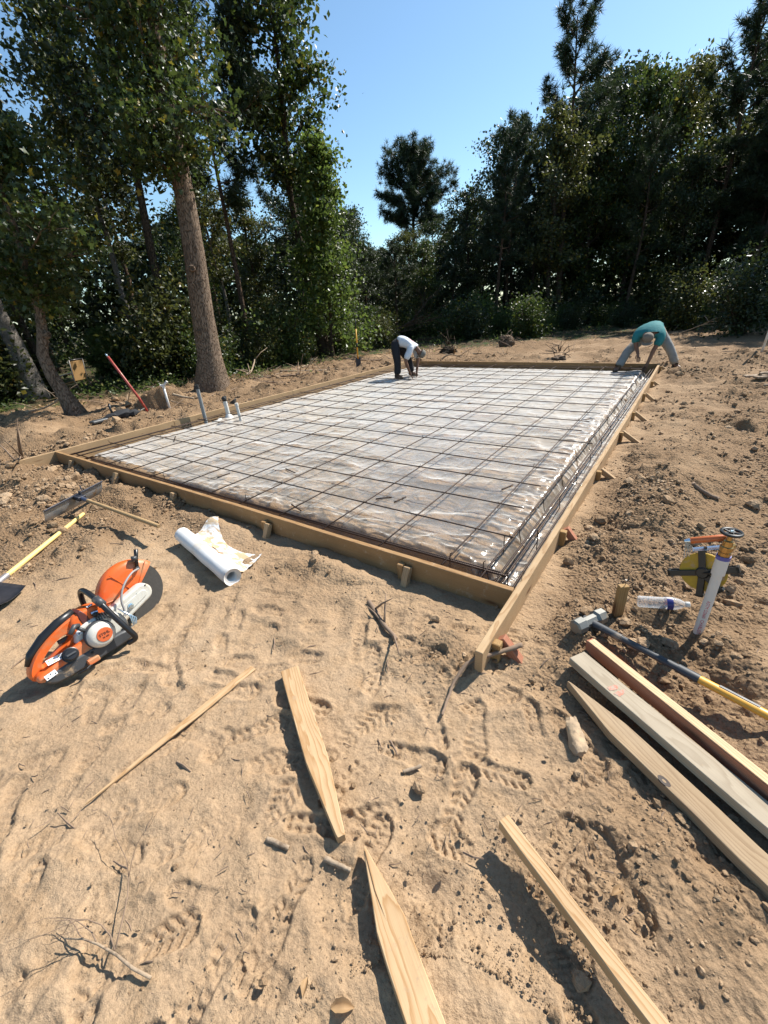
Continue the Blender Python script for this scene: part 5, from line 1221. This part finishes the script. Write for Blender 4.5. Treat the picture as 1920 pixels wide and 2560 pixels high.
def far_wood():
    rs = np.random.RandomState(15); n = 60000; az = rs.uniform(-96, 36, n); d = np.interp(az, [-100, -72, -52, -40, -28, -15, 0, 60], [32, 29, 30, 32, 35, 38, 40, 40])+rs.rand(n)*6
    top = np.clip(1.588+d*np.tan(np.radians(np.interp(az, [-90, -46, -42, -38, -34, -28, -22, -15, 0, 30], [9, 8, 7.5, 6.5, 5.8, 6, 9, 10, 11, 12])+2.5*fbm(az*.35, az*0, 3, 3))), 1, 14)
    x = d*np.sin(np.radians(az)); y = d*np.cos(np.radians(az)); z = top*rs.rand(n)**.8
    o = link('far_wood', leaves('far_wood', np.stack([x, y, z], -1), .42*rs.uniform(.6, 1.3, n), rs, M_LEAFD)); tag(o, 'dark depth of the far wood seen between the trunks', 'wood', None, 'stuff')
far_wood()
def undergrowth():
    rg = random.Random(78)
    for i in range(74):
        az = -92+124*(i+rg.random())/74; d = edge_d(az)+rg.uniform(-2.1, 2.2); x, y = polar(az, d)
        if any((x-a)**2+(y-b_)**2 < .3 for a, b_, r in taken[:8]) or (-74 < az < -66 and d < 15.5): continue
        parts = rg.choice(SH); s = rg.uniform(.55, 1.25)*(.75 if d < edge_d(az)-1 else 1.1)
        kind = ['dark leaved', 'mid green', 'pale green weedy', 'olive'][SH.index(parts)]
        zone = next(z for a_, z in ZONES if az < a_); sz = 'small' if s < .75 else ('mid sized' if s < 1.05 else 'large'); ot = 'inside' if d > edge_d(az)+.6 else ('at' if d > edge_d(az)-.9 else 'before')
        plant('bush', parts, SF, (x, y, gz(x, y)), f'{sz} {kind} bush {ot} wood edge {zone}', 'bush', f'{sz} {kind} bushes {ot} the wood edge {zone}', rg.uniform(0, 6.28), s, s*rg.uniform(.8, 1.1))
undergrowth()
# a few bushes one can point to
plant('bush', shrub(71, 1.9, .9, M_LEAF, 4200, .10), SF, (-5.9, 19.6, gz(-5.9, 19.6)), 'leafy rounded bush standing alone before the dark wood, left of the man in teal', 'bush')
plant('sapling', shrub(72, 2.2, .35, M_LEAFL, 1200, .12, 3), SF, (-9.0, 20.3, gz(-9.0, 20.3)), 'bright upright sapling catching sun behind the man in white', 'sapling')
plant('pine_seedling', pine(73, 1.3, .1, .55, .025, M_WEED, 22, 420, .22, 'round', .01), TC, (-14.0, 6.2, gz(-14.0, 6.2)), 'fluffy light green pine seedling behind the chair, left one', 'pine seedling')
plant('pine_seedling', pine(74, 1.35, .1, .5, .025, M_WEED, 22, 420, .22, 'round', .01), TC, (-13.3, 7.0, gz(-13.3, 7.0)), 'fluffy light green pine seedling behind the chair, right one', 'pine seedling')
plant('bush', shrub(75, 2.6, 1.3, M_LEAFD, 5200, .11), SF, (1.1, 18.6, gz(1.1, 18.6)), 'tall glossy leaved bush at the right edge behind the white pole', 'bush')
plant('bush', shrub(76, 2.3, 1.2, M_LEAFO, 5000, .10), SF, (-.6, 21.0, gz(-.6, 21.0)), 'loose olive bush left of the glossy bush at the right edge', 'bush')
def ground_weeds():
    rs = np.random.RandomState(5); n = 60000; az = rs.uniform(-92, 32, n); ed = np.interp(az, [-100, -85, -72, -60, -52, -45, -40, -35, -28, -22, -15, -8, 0, 10, 30, 60], [20, 15, 14.5, 15.2, 15.6, 17, 19, 21, 22, 22.5, 24.5, 25.5, 26, 26, 25, 25])
    d = ed+rs.normal(size=n)*1.5-.6; x = d*np.sin(np.radians(az)); y = d*np.cos(np.radians(az))
    k = (fbm(x*.8, y*.8, 66, 3) > .08) & (rs.rand(n) < .55) & (d > 11); x, y = x[k], y[k]; z = height(x, y, False)+.02+np.abs(rs.normal(size=len(x)))*.09*(1+fbm(x*.8, y*.8, 66, 3)*2)
    o = link('ground_weeds', leaves('ground_weeds', np.stack([x, y, z], -1), .085*rs.uniform(.5, 1.3, len(x)), rs, M_WEED)); tag(o, 'low green weeds along the edge of the clearing', 'weeds', None, 'stuff')
    rs = np.random.RandomState(6); n = 26000; az = rs.uniform(-92, 32, n); d = np.interp(az, [-92, -72, -52, -40, -28, -15, 0, 32], [15, 13.5, 14, 17, 19, 21, 22, 23])+rs.normal(size=n)*2.2
    x = d*np.sin(np.radians(az)); y = d*np.cos(np.radians(az)); k = (d > 10.5) & (litter_at(x, y)+rs.rand(n)*.6 > .55) & ~((x > XL-.1) & (x < XR+.2) & (y < YB+.3)); x, y = x[k], y[k]
    o = link('leaf_litter', leaves('leaf_litter', np.stack([x, y, height(x, y, False)+.015], -1), .10*rs.uniform(.5, 1.3, len(x)), rs, M_DRYLEAF, up=2.)); tag(o, 'dry brown leaves on the ground at the wood edge', 'leaf litter', None, 'stuff')
ground_weeds()
# ------------------------------------------------------------------ people (one skinned body each; clothes are children)
def skin(name, J, E, mat, root, parent=None, sub=2, sm=None):
    """J: {key: (co, radius)}; E: edges by key"""
    ks = list(J); ix = {k: i for i, k in enumerate(ks)}; me = bpy.data.meshes.new(name)
    o0 = wmat(parent).translation if parent else Vector((0, 0, 0))
    me.from_pydata([tuple(Vector(J[k][0])-o0) for k in ks], [(ix[a], ix[b]) for a, b in E], []); me.materials.append(mat)
    o = link(name, me, parent, Matrix.Translation(o0))
    md = o.modifiers.new('skin', 'SKIN'); md.use_smooth_shade = True; md.branch_smoothing = .3
    lay = me.skin_vertices[0].data if me.skin_vertices else None
    if lay is None:
        bpy.context.view_layer.objects.active = o; bpy.ops.mesh.customdata_skin_add(); lay = me.skin_vertices[0].data
    for k in ks:
        r = J[k][1]; r = r if hasattr(r, '__len__') else (r, r); lay[ix[k]].radius = r; lay[ix[k]].use_root = (k == root)
    s = o.modifiers.new('sub', 'SUBSURF'); s.levels = sub; s.render_levels = sub
    return o
M_SKIN = plain('skin', (.18, .088, .052), .55, var=.12, scale=40, bump=.05)
M_HAIR = plain('dark_hair', (.02, .015, .012), .6, var=.3, scale=80)
def chain(J, E, pts, start=None):
    prev = start
    for k, co, r in pts:
        J[k] = (co, r)
        if prev: E.append((prev, k))
        prev = k
def add_hand(J, E, key, wrist, palm_dir, side, curl=Vector((0, 0, -1))):
    d = Vector(palm_dir).normalized(); s = Vector(side).normalized(); w = Vector(wrist)
    chain(J, E, [(key+'p', w+d*.055, (.036, .022))], key)
    for i, (o, L) in enumerate(((-.030, .070), (-.010, .080), (.011, .075), (.030, .058))):
        a = w+d*.09+s*o; c = a+d*L*.45+curl*.008; e = a+d*L*.8+curl*.03
        chain(J, E, [(f'{key}f{i}a', a, .0095), (f'{key}f{i}b', c, .0085), (f'{key}f{i}c', e, .0075)], key+'p')
    a = w+d*.045-s*.036; chain(J, E, [(key+'ta', a, .011), (key+'tb', a+d*.03-s*.018+curl*.006, .0095), (key+'tc', a+d*.055-s*.014+curl*.016, .0085)], key+'p')
def person(q, name_label, mats, extras=None):
    V3 = lambda k: Vector(q[k]); e = empty('person', q['base'], name_label, 'person')
    J = {}; E = []
    chain(J, E, [('pel', V3('pel'), .105), ('mid', V3('mid'), .098), ('chest', V3('chest'), .105), ('neck', V3('neck'), .058), ('jaw', V3('jaw'), .066), ('skull', V3('head'), .092), ('crown', V3('top'), .062)])
    fd = V3('face').normalized(); h = V3('head'); up = (V3('top')-V3('jaw')).normalized(); sd = up.cross(fd).normalized()
    chain(J, E, [('nose', h+fd*.098-up*.01, .014)], 'skull'); chain(J, E, [('earL', h+sd*.085, .014)], 'skull'); chain(J, E, [('earR', h-sd*.085, .014)], 'skull'); chain(J, E, [('chin', V3('jaw')+fd*.055, .024)], 'jaw')
    for s in 'AB':
        chain(J, E, [('sh'+s, V3('sh'+s), .055), ('el'+s, V3('el'+s), .045), ('wr'+s, V3('wr'+s), .031)], 'chest')
        hd = (V3('ha'+s)-V3('wr'+s)); hd = hd if hd.length > .01 else Vector((0, 0, -1)); add_hand(J, E, 'wr'+s, V3('wr'+s), hd, q.get('side'+s, (1, 0, 0)), V3('curl'+s) if 'curl'+s in q else Vector((0, 0, -1)))
        chain(J, E, [('hip'+s, V3('hip'+s), .075), ('kn'+s, V3('kn'+s), .058), ('an'+s, V3('an'+s), .042), ('toe'+s, V3('toe'+s), .035)], 'pel')
    skin('body', J, E, M_SKIN, 'pel', e)
    # trousers
    J = {}; E = []; chain(J, E, [('waist', V3('pel').lerp(V3('mid'), .45), (.140, .140)), ('pel', V3('pel'), .150)])
    for s in 'AB':
        k, a, hp = V3('kn'+s), V3('an'+s), V3('hip'+s)
        chain(J, E, [('hip'+s, hp, .125), ('th'+s, hp.lerp(k, .55), .108), ('kn'+s, k, .092), ('sh'+s, k.lerp(a, .5)+Vector((.006, 0, 0)), .084), ('sg'+s, k.lerp(a, .75), .092), ('cu'+s, k.lerp(a, .93), .080)], 'pel')
    skin('trousers', J, E, mats[1], 'pel', e)
    # shirt with sleeves
    bk = q.get('bulk', 1.)
    J = {}; E = []; chain(J, E, [('hem', V3('pel').lerp(V3('mid'), .15), .160*bk), ('mid', V3('mid'), .158*bk), ('ch', V3('chest'), .160*bk), ('col', V3('chest').lerp(V3('neck'), .72), .085)])
    for s in 'AB':
        sl = q.get('sleeve', .75); chain(J, E, [('sh'+s, V3('sh'+s), .088*bk), ('sl'+s, V3('sh'+s).lerp(V3('el'+s), sl*.5), .080*bk), ('cu'+s, V3('sh'+s).lerp(V3('el'+s), sl), .080)], 'ch')
    shirt = skin('shirt', J, E, mats[0], 'ch', e)
    for s in 'AB':
        a, t_ = V3('an'+s), V3('toe'+s); J = {}; E = []; f = (t_-a); f.z = 0; f.normalize(); g = min(a.z, t_.z)
        chain(J, E, [('top', a+Vector((0, 0, .05)), .058), ('an', a, .056), ('heel', a-f*.045+Vector((0, 0, -.045)), .042), ('ball', t_-f*.03+Vector((0, 0, .0)), (.048, .036)), ('tip', t_+f*.03, (.04, .03))]); skin('boot', J, E, mats[2], 'an', e)
    # cap
    b = MB(); b.lathe([(.098, -.01), (.101, .015), (.097, .05), (.078, .085), (.045, .104), (.0, .110)], 20, cap=False); b.lathe([(.012, .104), (.010, .110), (.0, .111)], 8, cap=False)
    bill = []; fs = []; n = 10
    for r, z in ((.096, -.012), (.150, -.028)):
        for i in range(n+1): a = -1.05+2.1*i/n; bill.append((r*math.cos(a)*(1.12 if r > .12 else 1), r*math.sin(a)*(.80 if r > .12 else 1), z-.02*abs(math.sin(a))))
    for i in range(n): fs.append((i, i+1, n+2+i, n+1+i))
    b.add(bill, fs); m = frame(h+up*.012, fd-up*fd.dot(up), up); cap = b.build('cap', mats[3], e, m, smooth=True)
    return e, m, shirt
M_WHITET = plain('white_shirt', (.62, .64, .68), .85, var=.08, scale=14, bump=.5, dirt=.03, dist=.02); M_TEALT = plain('teal_shirt', (.018, .17, .175), .85, var=.2, scale=10, bump=.5, dist=.02)
M_BLACKJ = plain('black_trousers', (.014, .014, .018), .9, var=.4, scale=16, bump=.5, dist=.02); M_JEANS = plain('faded_jeans', (.255, .245, .228), .9, var=.3, scale=12, bump=.6, dirt=.1, dist=.025)
M_BOOT = plain('brown_boot', (.075, .05, .033), .8, var=.3, bump=.3, dirt=.2); M_CAPG = plain('grey_cap', (.16, .15, .13), .9, var=.2, scale=40, bump=.3); M_CAPB = plain('beige_cap', (.19, .16, .125), .9, var=.2, scale=40, bump=.3)
F_ = Vector((.80, .59, 0)); A_ = Vector((-.59, .80, 0))
wp = dict(base=(-5.66, 8.98, 0), pel=(-5.80, 8.90, .815), mid=(-5.67, 8.99, .865), chest=(-5.50, 9.10, .765), neck=(-5.385, 9.17, .66), jaw=(-5.335, 9.19, .575), head=(-5.315, 9.215, .555), top=(-5.25, 9.25, .505), face=(-.12, -.30, -.62),
          shA=(-5.41, 8.955, .705), elA=(-5.49, 8.80, .425), wrA=(-5.44, 8.90, .16), haA=(-5.42, 8.96, .06), shB=(-5.50, 9.27, .665), elB=(-5.46, 9.33, .40), wrB=(-5.455, 9.26, .17), haB=(-5.44, 9.22, .08), sideA=(.59, -.6, 0), sideB=(.59, -.6, 0),
          hipA=(-5.78, 8.815, .79), knA=(-5.70, 8.785, .42), anA=(-5.71, 8.775, .10), toeA=(-5.585, 8.80, .045), hipB=(-5.835, 9.00, .79), knB=(-5.66, 9.21, .43), anB=(-5.61, 9.25, .10), toeB=(-5.49, 9.32, .045), sleeve=.95)
e, cm, sh = person(wp, 'person in a white printed shirt and black trousers bent over tying rebar', (M_WHITET, M_BLACKJ, M_BOOT, M_CAPG))
# red print on the back of the shirt: lines of lettering too small to read
pm = MB(); up_ = (Vector(wp['mid'])-Vector(wp['chest'])).normalized(); nrm = Vector((.30, .0, .95)); nrm = (nrm-up_*nrm.dot(up_)).normalized(); sd = up_.cross(nrm)
for k in range(6):
    w = (.05, .085, .095, .095, .08, .06)[k]; c = Vector(wp['chest'])+up_*(.075-.03*k)+nrm*.165-sd*.03
    for j in range(7):
        if (j*5+k*3) % 7 == 0: continue
        x0 = -w+2*w*j/7; pm.add([c+sd*x0-up_*.008-nrm*1.2*x0*x0, c+sd*(x0+1.5*w/7)-up_*.008-nrm*1.2*x0*x0, c+sd*(x0+1.5*w/7)+up_*.008-nrm*1.2*x0*x0, c+sd*x0+up_*.008-nrm*1.2*x0*x0], [(0, 1, 2, 3)])
pr_ = pm.build('print', plain('red_print', (.55, .09, .08), .8, bump=0), e); sw = pr_.modifiers.new('wrap', 'SHRINKWRAP'); sw.target = sh; sw.wrap_method = 'NEAREST_SURFACEPOINT'; sw.wrap_mode = 'ABOVE_SURFACE'; sw.offset = .004
tp = dict(base=(-.77, 10.95, 0), pel=(-.72, 11.18, .80), mid=(-.76, 10.99, .855), chest=(-.82, 10.76, .775), neck=(-.815, 10.62, .715), jaw=(-.80, 10.535, .64), head=(-.805, 10.515, .675), top=(-.81, 10.465, .735), face=(.02, -.72, -.65),
          shA=(-1.06, 10.74, .74), elA=(-1.01, 10.70, .53), wrA=(-.945, 10.63, .385), haA=(-.92, 10.60, .31), shB=(-.57, 10.74, .725), elB=(-.675, 10.63, .455), wrB=(-.735, 10.585, .19), haB=(-.765, 10.57, .07), sideA=(1, 0, 0), sideB=(1, .2, 0),
          hipA=(-.88, 11.16, .73), knA=(-1.16, 10.78, .41), anA=(-1.275, 10.62, .10), toeA=(-1.315, 10.50, .045), hipB=(-.66, 11.21, .73), knB=(-.42, 11.12, .43), anB=(-.255, 11.10, .10), toeB=(-.14, 10.99, .045), sleeve=.78, bulk=1.16)
person(tp, 'person in a teal shirt and faded jeans straddling the far right corner of the form', (M_TEALT, M_JEANS, M_BOOT, M_CAPB))
# ------------------------------------------------------------------ things around the clearing
o = empty('digging_bar', (-8.573, 4.187, 0), 'long red painted pole leaning out of the soil left of the form', 'pole')
MB().tube([(-8.56, 4.215, -.15), (-8.60, 4.10, .30), (-8.725, 3.84, 1.10)], [.024, .023, .022], 12).build('shaft', plain('red_paint', (.34, .045, .03), .45, var=.2, bump=.05, dirt=.06), o, smooth=True)
MB().tube([(-8.722, 3.846, 1.08), (-8.735, 3.82, 1.15)], [.017, .010], 10).build('tip', M_SILVER, o, smooth=True)
o = empty('vent_pipe', (-8.50, 4.58, 0), 'white plastic pipe with a wye fitting standing in the dug soil', 'pipe'); g = gz(-8.50, 4.58)
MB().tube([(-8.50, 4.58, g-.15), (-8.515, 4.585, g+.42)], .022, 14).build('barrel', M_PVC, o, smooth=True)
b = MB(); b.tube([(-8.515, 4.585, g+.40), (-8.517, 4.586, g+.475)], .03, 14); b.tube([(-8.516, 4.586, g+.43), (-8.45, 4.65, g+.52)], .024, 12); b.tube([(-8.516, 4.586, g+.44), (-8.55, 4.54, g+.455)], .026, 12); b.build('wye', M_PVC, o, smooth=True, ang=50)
stick('branch', [(-8.30, 4.62, .30), (-8.15, 4.72, .20), (-8.0, 4.85, .08)], .028, M_TWIGL, 'thick pale branch slanting down beside the white wye pipe', 'branch', seed=31, taper=.8)
stick('branch', [(-8.42, 4.60, .16), (-8.28, 4.62, .15), (-8.08, 4.66, .08)], .012, M_TWIGL, 'thin pale branch just below the thick one by the white wye pipe', 'branch', seed=32, taper=.6)
def tool_bag():
    g = gz(-8.33, 3.46); e = empty('tool_bag', (-8.33, 3.46, g), 'crumpled black tool bag with grey tools lying left of the form', 'tool bag'); b = MB(); rs = np.random.RandomState(3); v, f = ico()
    for cx, cy, sx, sy, sz in ((-8.35, 3.60, .16, .20, .09), (-8.36, 3.42, .13, .14, .08), (-8.30, 3.74, .10, .14, .06)):
        P = v*(1+.35*(rs.rand(12, 1)-.5))*np.array([sx, sy, sz])+np.array([cx, cy, g+.05]); b.add([tuple(p) for p in P], [tuple(q) for q in f])
    b.build('bag', plain('black_cloth', (.016, .017, .02), .8, var=.4, scale=20, bump=.5, dist=.01), e, smooth=True, ang=40)
    MB().cbox(-.16, .16, -.07, .07, 0, .045, .012).build('tool_case', plain('dark_case', (.06, .065, .068), .45, bump=.05), e, frame((-8.33, 3.20, g+.01), (-.15, .98, 0)))
    MB().tube([(-8.36, 3.46, g+.06), (-8.38, 3.44, g+.18), (-8.40, 3.46, g+.27)], [.022, .02, .018], 8).build('drill_grip', M_SBLACK, e, smooth=True)
    MB().tube([(-8.28, 3.80, g+.04), (-8.26, 3.98, g+.09)], [.03, .012], 8, squash=.4).build('trowel', M_STEELD, e, smooth=True)
tool_bag()
def chair():
    x, y = -12.55, 4.62; g = gz(x, y); e = empty('patio_chair', (x, y, g), 'brown sling patio chair with metal arms standing at the wood edge', 'chair'); m = Matrix.Translation((x, y, g)) @ Matrix.Rotation(R_(118), 4, 'Z') @ Matrix.Rotation(R_(-10), 4, 'X') @ Matrix.Scale(.82, 4)
    fm = plain('chair_frame', (.11, .10, .09), .4, .6, bump=.05); sl = plain('chair_sling', (.30, .17, .06), .85, var=.2, scale=60, bump=.2)
    MB().cbox(-.24, .24, -.012, .012, 0, .55, .006).build('backrest', sl, e, m @ Matrix.Translation((0, -.22, .38)) @ Matrix.Rotation(R_(16), 4, 'X')); MB().cbox(-.24, .24, -.22, .24, -.01, .01, .006).build('seat', sl, e, m @ Matrix.Translation((0, 0, .38)))
    for s in (-.26, .26):
        MB().tube([(s, .24, 0), (s, .25, .38), (s, .22, .60), (s, -.22, .62)], .014, 8).build('leg', fm, e, m, smooth=True); MB().tube([(s, -.30, 0), (s, -.22, .38), (s, -.39, .95)], .014, 8).build('leg', fm, e, m, smooth=True)
        MB().cbox(s-.025, s+.025, -.24, .24, .605, .63, .008).build('armrest', plain('chair_arm', (.36, .36, .34), .4, .3, bump=.03), e, m)
    MB().tube([(-.26, -.385, .94), (.26, -.385, .94)], .016, 8).build('top_rail', fm, e, m, smooth=True)
chair()
o = empty('survey_lath', (-8.254, 10.562, 0), 'thin yellow and black marker rod behind the left form board', 'marker rod'); g = gz(-8.254, 10.562); yl = plain('marker_yellow', (.70, .34, .03), .5, bump=.03)
MB().tube([(-8.254, 10.562, g+.18), (-8.25, 10.565, g+1.0)], .021, 10).build('shaft', yl, o, smooth=True); MB().tube([(-8.25, 10.565, g+1.0), (-8.24, 10.572, g+1.26)], .017, 10).build('tip', M_RUBBER, o, smooth=True)
MB().cbox(-.075, .075, -.006, .006, -.06, .22, .005).build('spade', M_RAKED, o, frame((-8.254, 10.562, g), (.8, .59, 0)))
MB().tube([(-8.252, 10.563, g+.5), (-8.251, 10.564, g+.62)], .0225, 10).build('band', M_RUBBER, o, smooth=True)
tag(MB().tube([(1.24, 12.92, gz(1.24, 12.92)-.2), (1.27, 12.93, .62), (1.30, 12.94, 1.3)], [.026, .026, .026], 12).build('white_pole', M_PVC, None, smooth=True), 'white plastic pole standing upright at the right edge of the clearing', 'pole')
rg = random.Random(12)
for i, (x, y, L, w, an) in enumerate(((.80, 9.62, .34, .12, .4), (.98, 9.50, .30, .10, .1), (1.12, 9.20, .5, .07, -.3), (1.02, 9.0, .46, .06, -.2), (.92, 9.32, .30, .10, .7))):
    z = gz(x, y); o = board_mesh(L, w, .03, .004, .006, 200+i, point=L*.3).build('wood_slab', M_TWIGL, None, frame((x, y, z+.025+.01*i), (math.cos(an), math.sin(an), rg.uniform(-.05, .08)))); tag(o, 'pale split wood slab in the small pile at the right edge', 'wood slab', 'split wood slabs in the pile at the right edge')
def lump(name, x, y, r, mat, label, cat, seed, squash=.8):
    rs = np.random.RandomState(seed); n, k = 14, 18; vs = []; fs = []
    for i in range(n+1):
        for j in range(k):
            a, c = math.pi*i/n, 2*math.pi*j/k; d = np.array([math.sin(a)*math.cos(c), math.sin(a)*math.sin(c), math.cos(a)]); q = r*(1+.35*float(vn(np.array([d[0]*2.5+seed]), np.array([d[1]*2.5+d[2]*3]), seed)[0])+.12*rs.normal()); vs.append((d[0]*q, d[1]*q, d[2]*q*squash+r*squash*.7))
    for i in range(n):
        for j in range(k): fs.append((i*k+j, (i+1)*k+j, (i+1)*k+(j+1) % k, i*k+(j+1) % k))
    b = MB(); b.add(vs, fs)
    for q in range(14): a = rs.rand()*6.28; e_ = rs.uniform(.1, 1.2); d = Vector((math.cos(a)*math.cos(e_), math.sin(a)*math.cos(e_), math.sin(e_))); s = Vector((0, 0, r*.6)); b.tube([s+d*r*.7, s+d*r*1.2+Vector(rs.normal(size=3)*.06), s+d*r*1.7+Vector(rs.normal(size=3)*.12)], [r*.07, r*.05, r*.02], 5)
    return tag(b.build(name, mat, None, Matrix.Translation((x, y, gz(x, y)-.05)), smooth=True), label, cat)
lump('stump', -5.59, 15.9, .27, M_BARK, 'ragged uprooted stump lying at the wood edge behind the back board', 'stump', 3); lump('root_ball', -6.95, 14.0, .28, M_BARKD, 'dark tangled root ball just behind the man in white', 'root ball', 5, .6)
lump('soil_lump', -2.9, 12.3, .20, M_BARK, 'flat reddish lump beyond the middle of the back board', 'soil lump', 6, .35)
def dead_tree():
    rs = random.Random(8); b = MB(); g = 0
    def grow(p, d, L, r, dep):
        pts = [Vector(p)]; dd = Vector(d).normalized()
        for k in range(5): dd = (dd+Vector((rs.uniform(-.2, .2), rs.uniform(-.2, .2), rs.uniform(-.12, .16)))).normalized(); pts.append(pts[-1]+dd*L/5)
        b.tube(pts, [r*(1-.13*k) for k in range(6)], 6, False)
        if dep:
            for k in range(4): grow(pts[rs.randrange(2, 6)], dd+Vector((rs.uniform(-.9, .9), rs.uniform(-.9, .9), rs.uniform(-.5, .6))), L*rs.uniform(.4, .65), r*.45, dep-1)
    grow((-11.6, 15.7, .15), (.75, .55, .52), 2.6, .085, 3); grow((-11.2, 15.4, .1), (.6, .6, .12), 2.0, .05, 3)
    tag(b.build('fallen_tree', M_BARKD, None, None, smooth=True), 'bare dead fallen tree with tangled branches between the young tree and the man in white', 'dead tree')
dead_tree()
FB = [((-9.83, 7.86), (-9.2, 8.2), (-8.75, 8.55)), ((-10.1, 10.3), (-9.8, 9.2), (-9.85, 7.9)), ((-8.75, 6.8, .1), (-8.9, 7.1, .25), (-9.2, 7.5, .5)), ((-9.3, 6.9), (-8.8, 7.0), (-8.2, 7.5)), ((-9.9, 8.9), (-9.0, 9.6), (-8.6, 10.4)), ((-10.6, 7.3), (-10.0, 7.9), (-9.5, 8.7)), ((-9.6, 11.6), (-8.6, 11.9), (-8.0, 12.5)),
      ((-11.0, 4.7), (-10.6, 4.5), (-10.2, 4.6)), ((-11.4, 3.0), (-10.9, 3.3, .1), (-10.6, 3.6, .3)), ((-8.3, 12.2), (-7.4, 12.6), (-6.6, 12.4)), ((-6.2, 12.0, .05), (-6.0, 12.1, .2), (-5.7, 12.3, .05)), ((-1.0, 17.6, .1), (-.4, 17.4, .25), (.2, 17.1, .5)), ((-7.7, 1.0), (-7.2, 1.25), (-6.85, 1.6, .05)), ((-6.1, 13.4), (-5.5, 13.7), (-4.7, 13.5))]
FBL = ['fallen branch lying level right of the big brown trunk', 'long fallen branch farthest back beyond the big brown trunk', 'upturned branch rising from the ground right of the big brown trunk', 'fallen branch closest to the left form board, right of the big trunk', 'pale fallen branch below the bright young tree', 'fallen branch directly behind the big brown trunk', 'fallen branch just behind the yellow marker rod',
       'fallen branch on the sand right of the crooked tree', 'fallen branch with a raised tip left of the crooked tree', 'fallen branch left of the man in white beyond the form corner', 'small arched branch behind the man in white', 'slanting bare branch behind the man in teal', 'stick against the near end of the left form board', 'fallen branch before the ragged stump']
for i, p in enumerate(FB):
    stick('fallen_branch', p, (.030, .022, .028, .02, .03, .022)[i % 6], M_TWIGL if i % 3 else M_TWIG, FBL[i], 'branch', seed=90+i, twigs=5, taper=.45, group='fallen branches at the wood edge')
def brush():
    rs = np.random.RandomState(31); n = 900; az = np.where(rs.rand(n) < .6, rs.uniform(-70, -36, n), rs.uniform(-36, 10, n)); d = np.interp(az, [-70, -52, -40, -28, -10, 10], [12.5, 11.8, 14.5, 17, 18.5, 19.5])+rs.normal(size=n)*1.6; x = d*np.sin(np.radians(az)); y = d*np.cos(np.radians(az))
    k = ~((x > XL-.15) & (x < XR+.3) & (y < YB+.3)); x, y = x[k], y[k]; n = len(x); L = rs.uniform(.15, .7, n); a = rs.rand(n)*6.28; c, s = np.cos(a)*L/2, np.sin(a)*L/2; r = .003+.008*rs.rand(n); z0 = height(x-c, y-s, False); z1 = height(x, y, False); z2 = height(x+c, y+s, False); b = MB(); q = rs.uniform(-.15, .15, n); hgt = np.where(rs.rand(n) < .2, rs.uniform(.05, .3, n), .01)
    for i in range(n): b.tube([(x[i]-c[i], y[i]-s[i], z0[i]+.01), (x[i]+q[i]*s[i], y[i]-q[i]*c[i], z1[i]+.02+hgt[i]*.5), (x[i]+c[i], y[i]+s[i], z2[i]+.01+hgt[i])], [r[i], r[i]*.9, r[i]*.5], 4)
    tag(b.build('brush_litter', M_TWIG), 'dead twigs and brush strewn along the wood edge', 'brush', None, 'stuff')
brush()
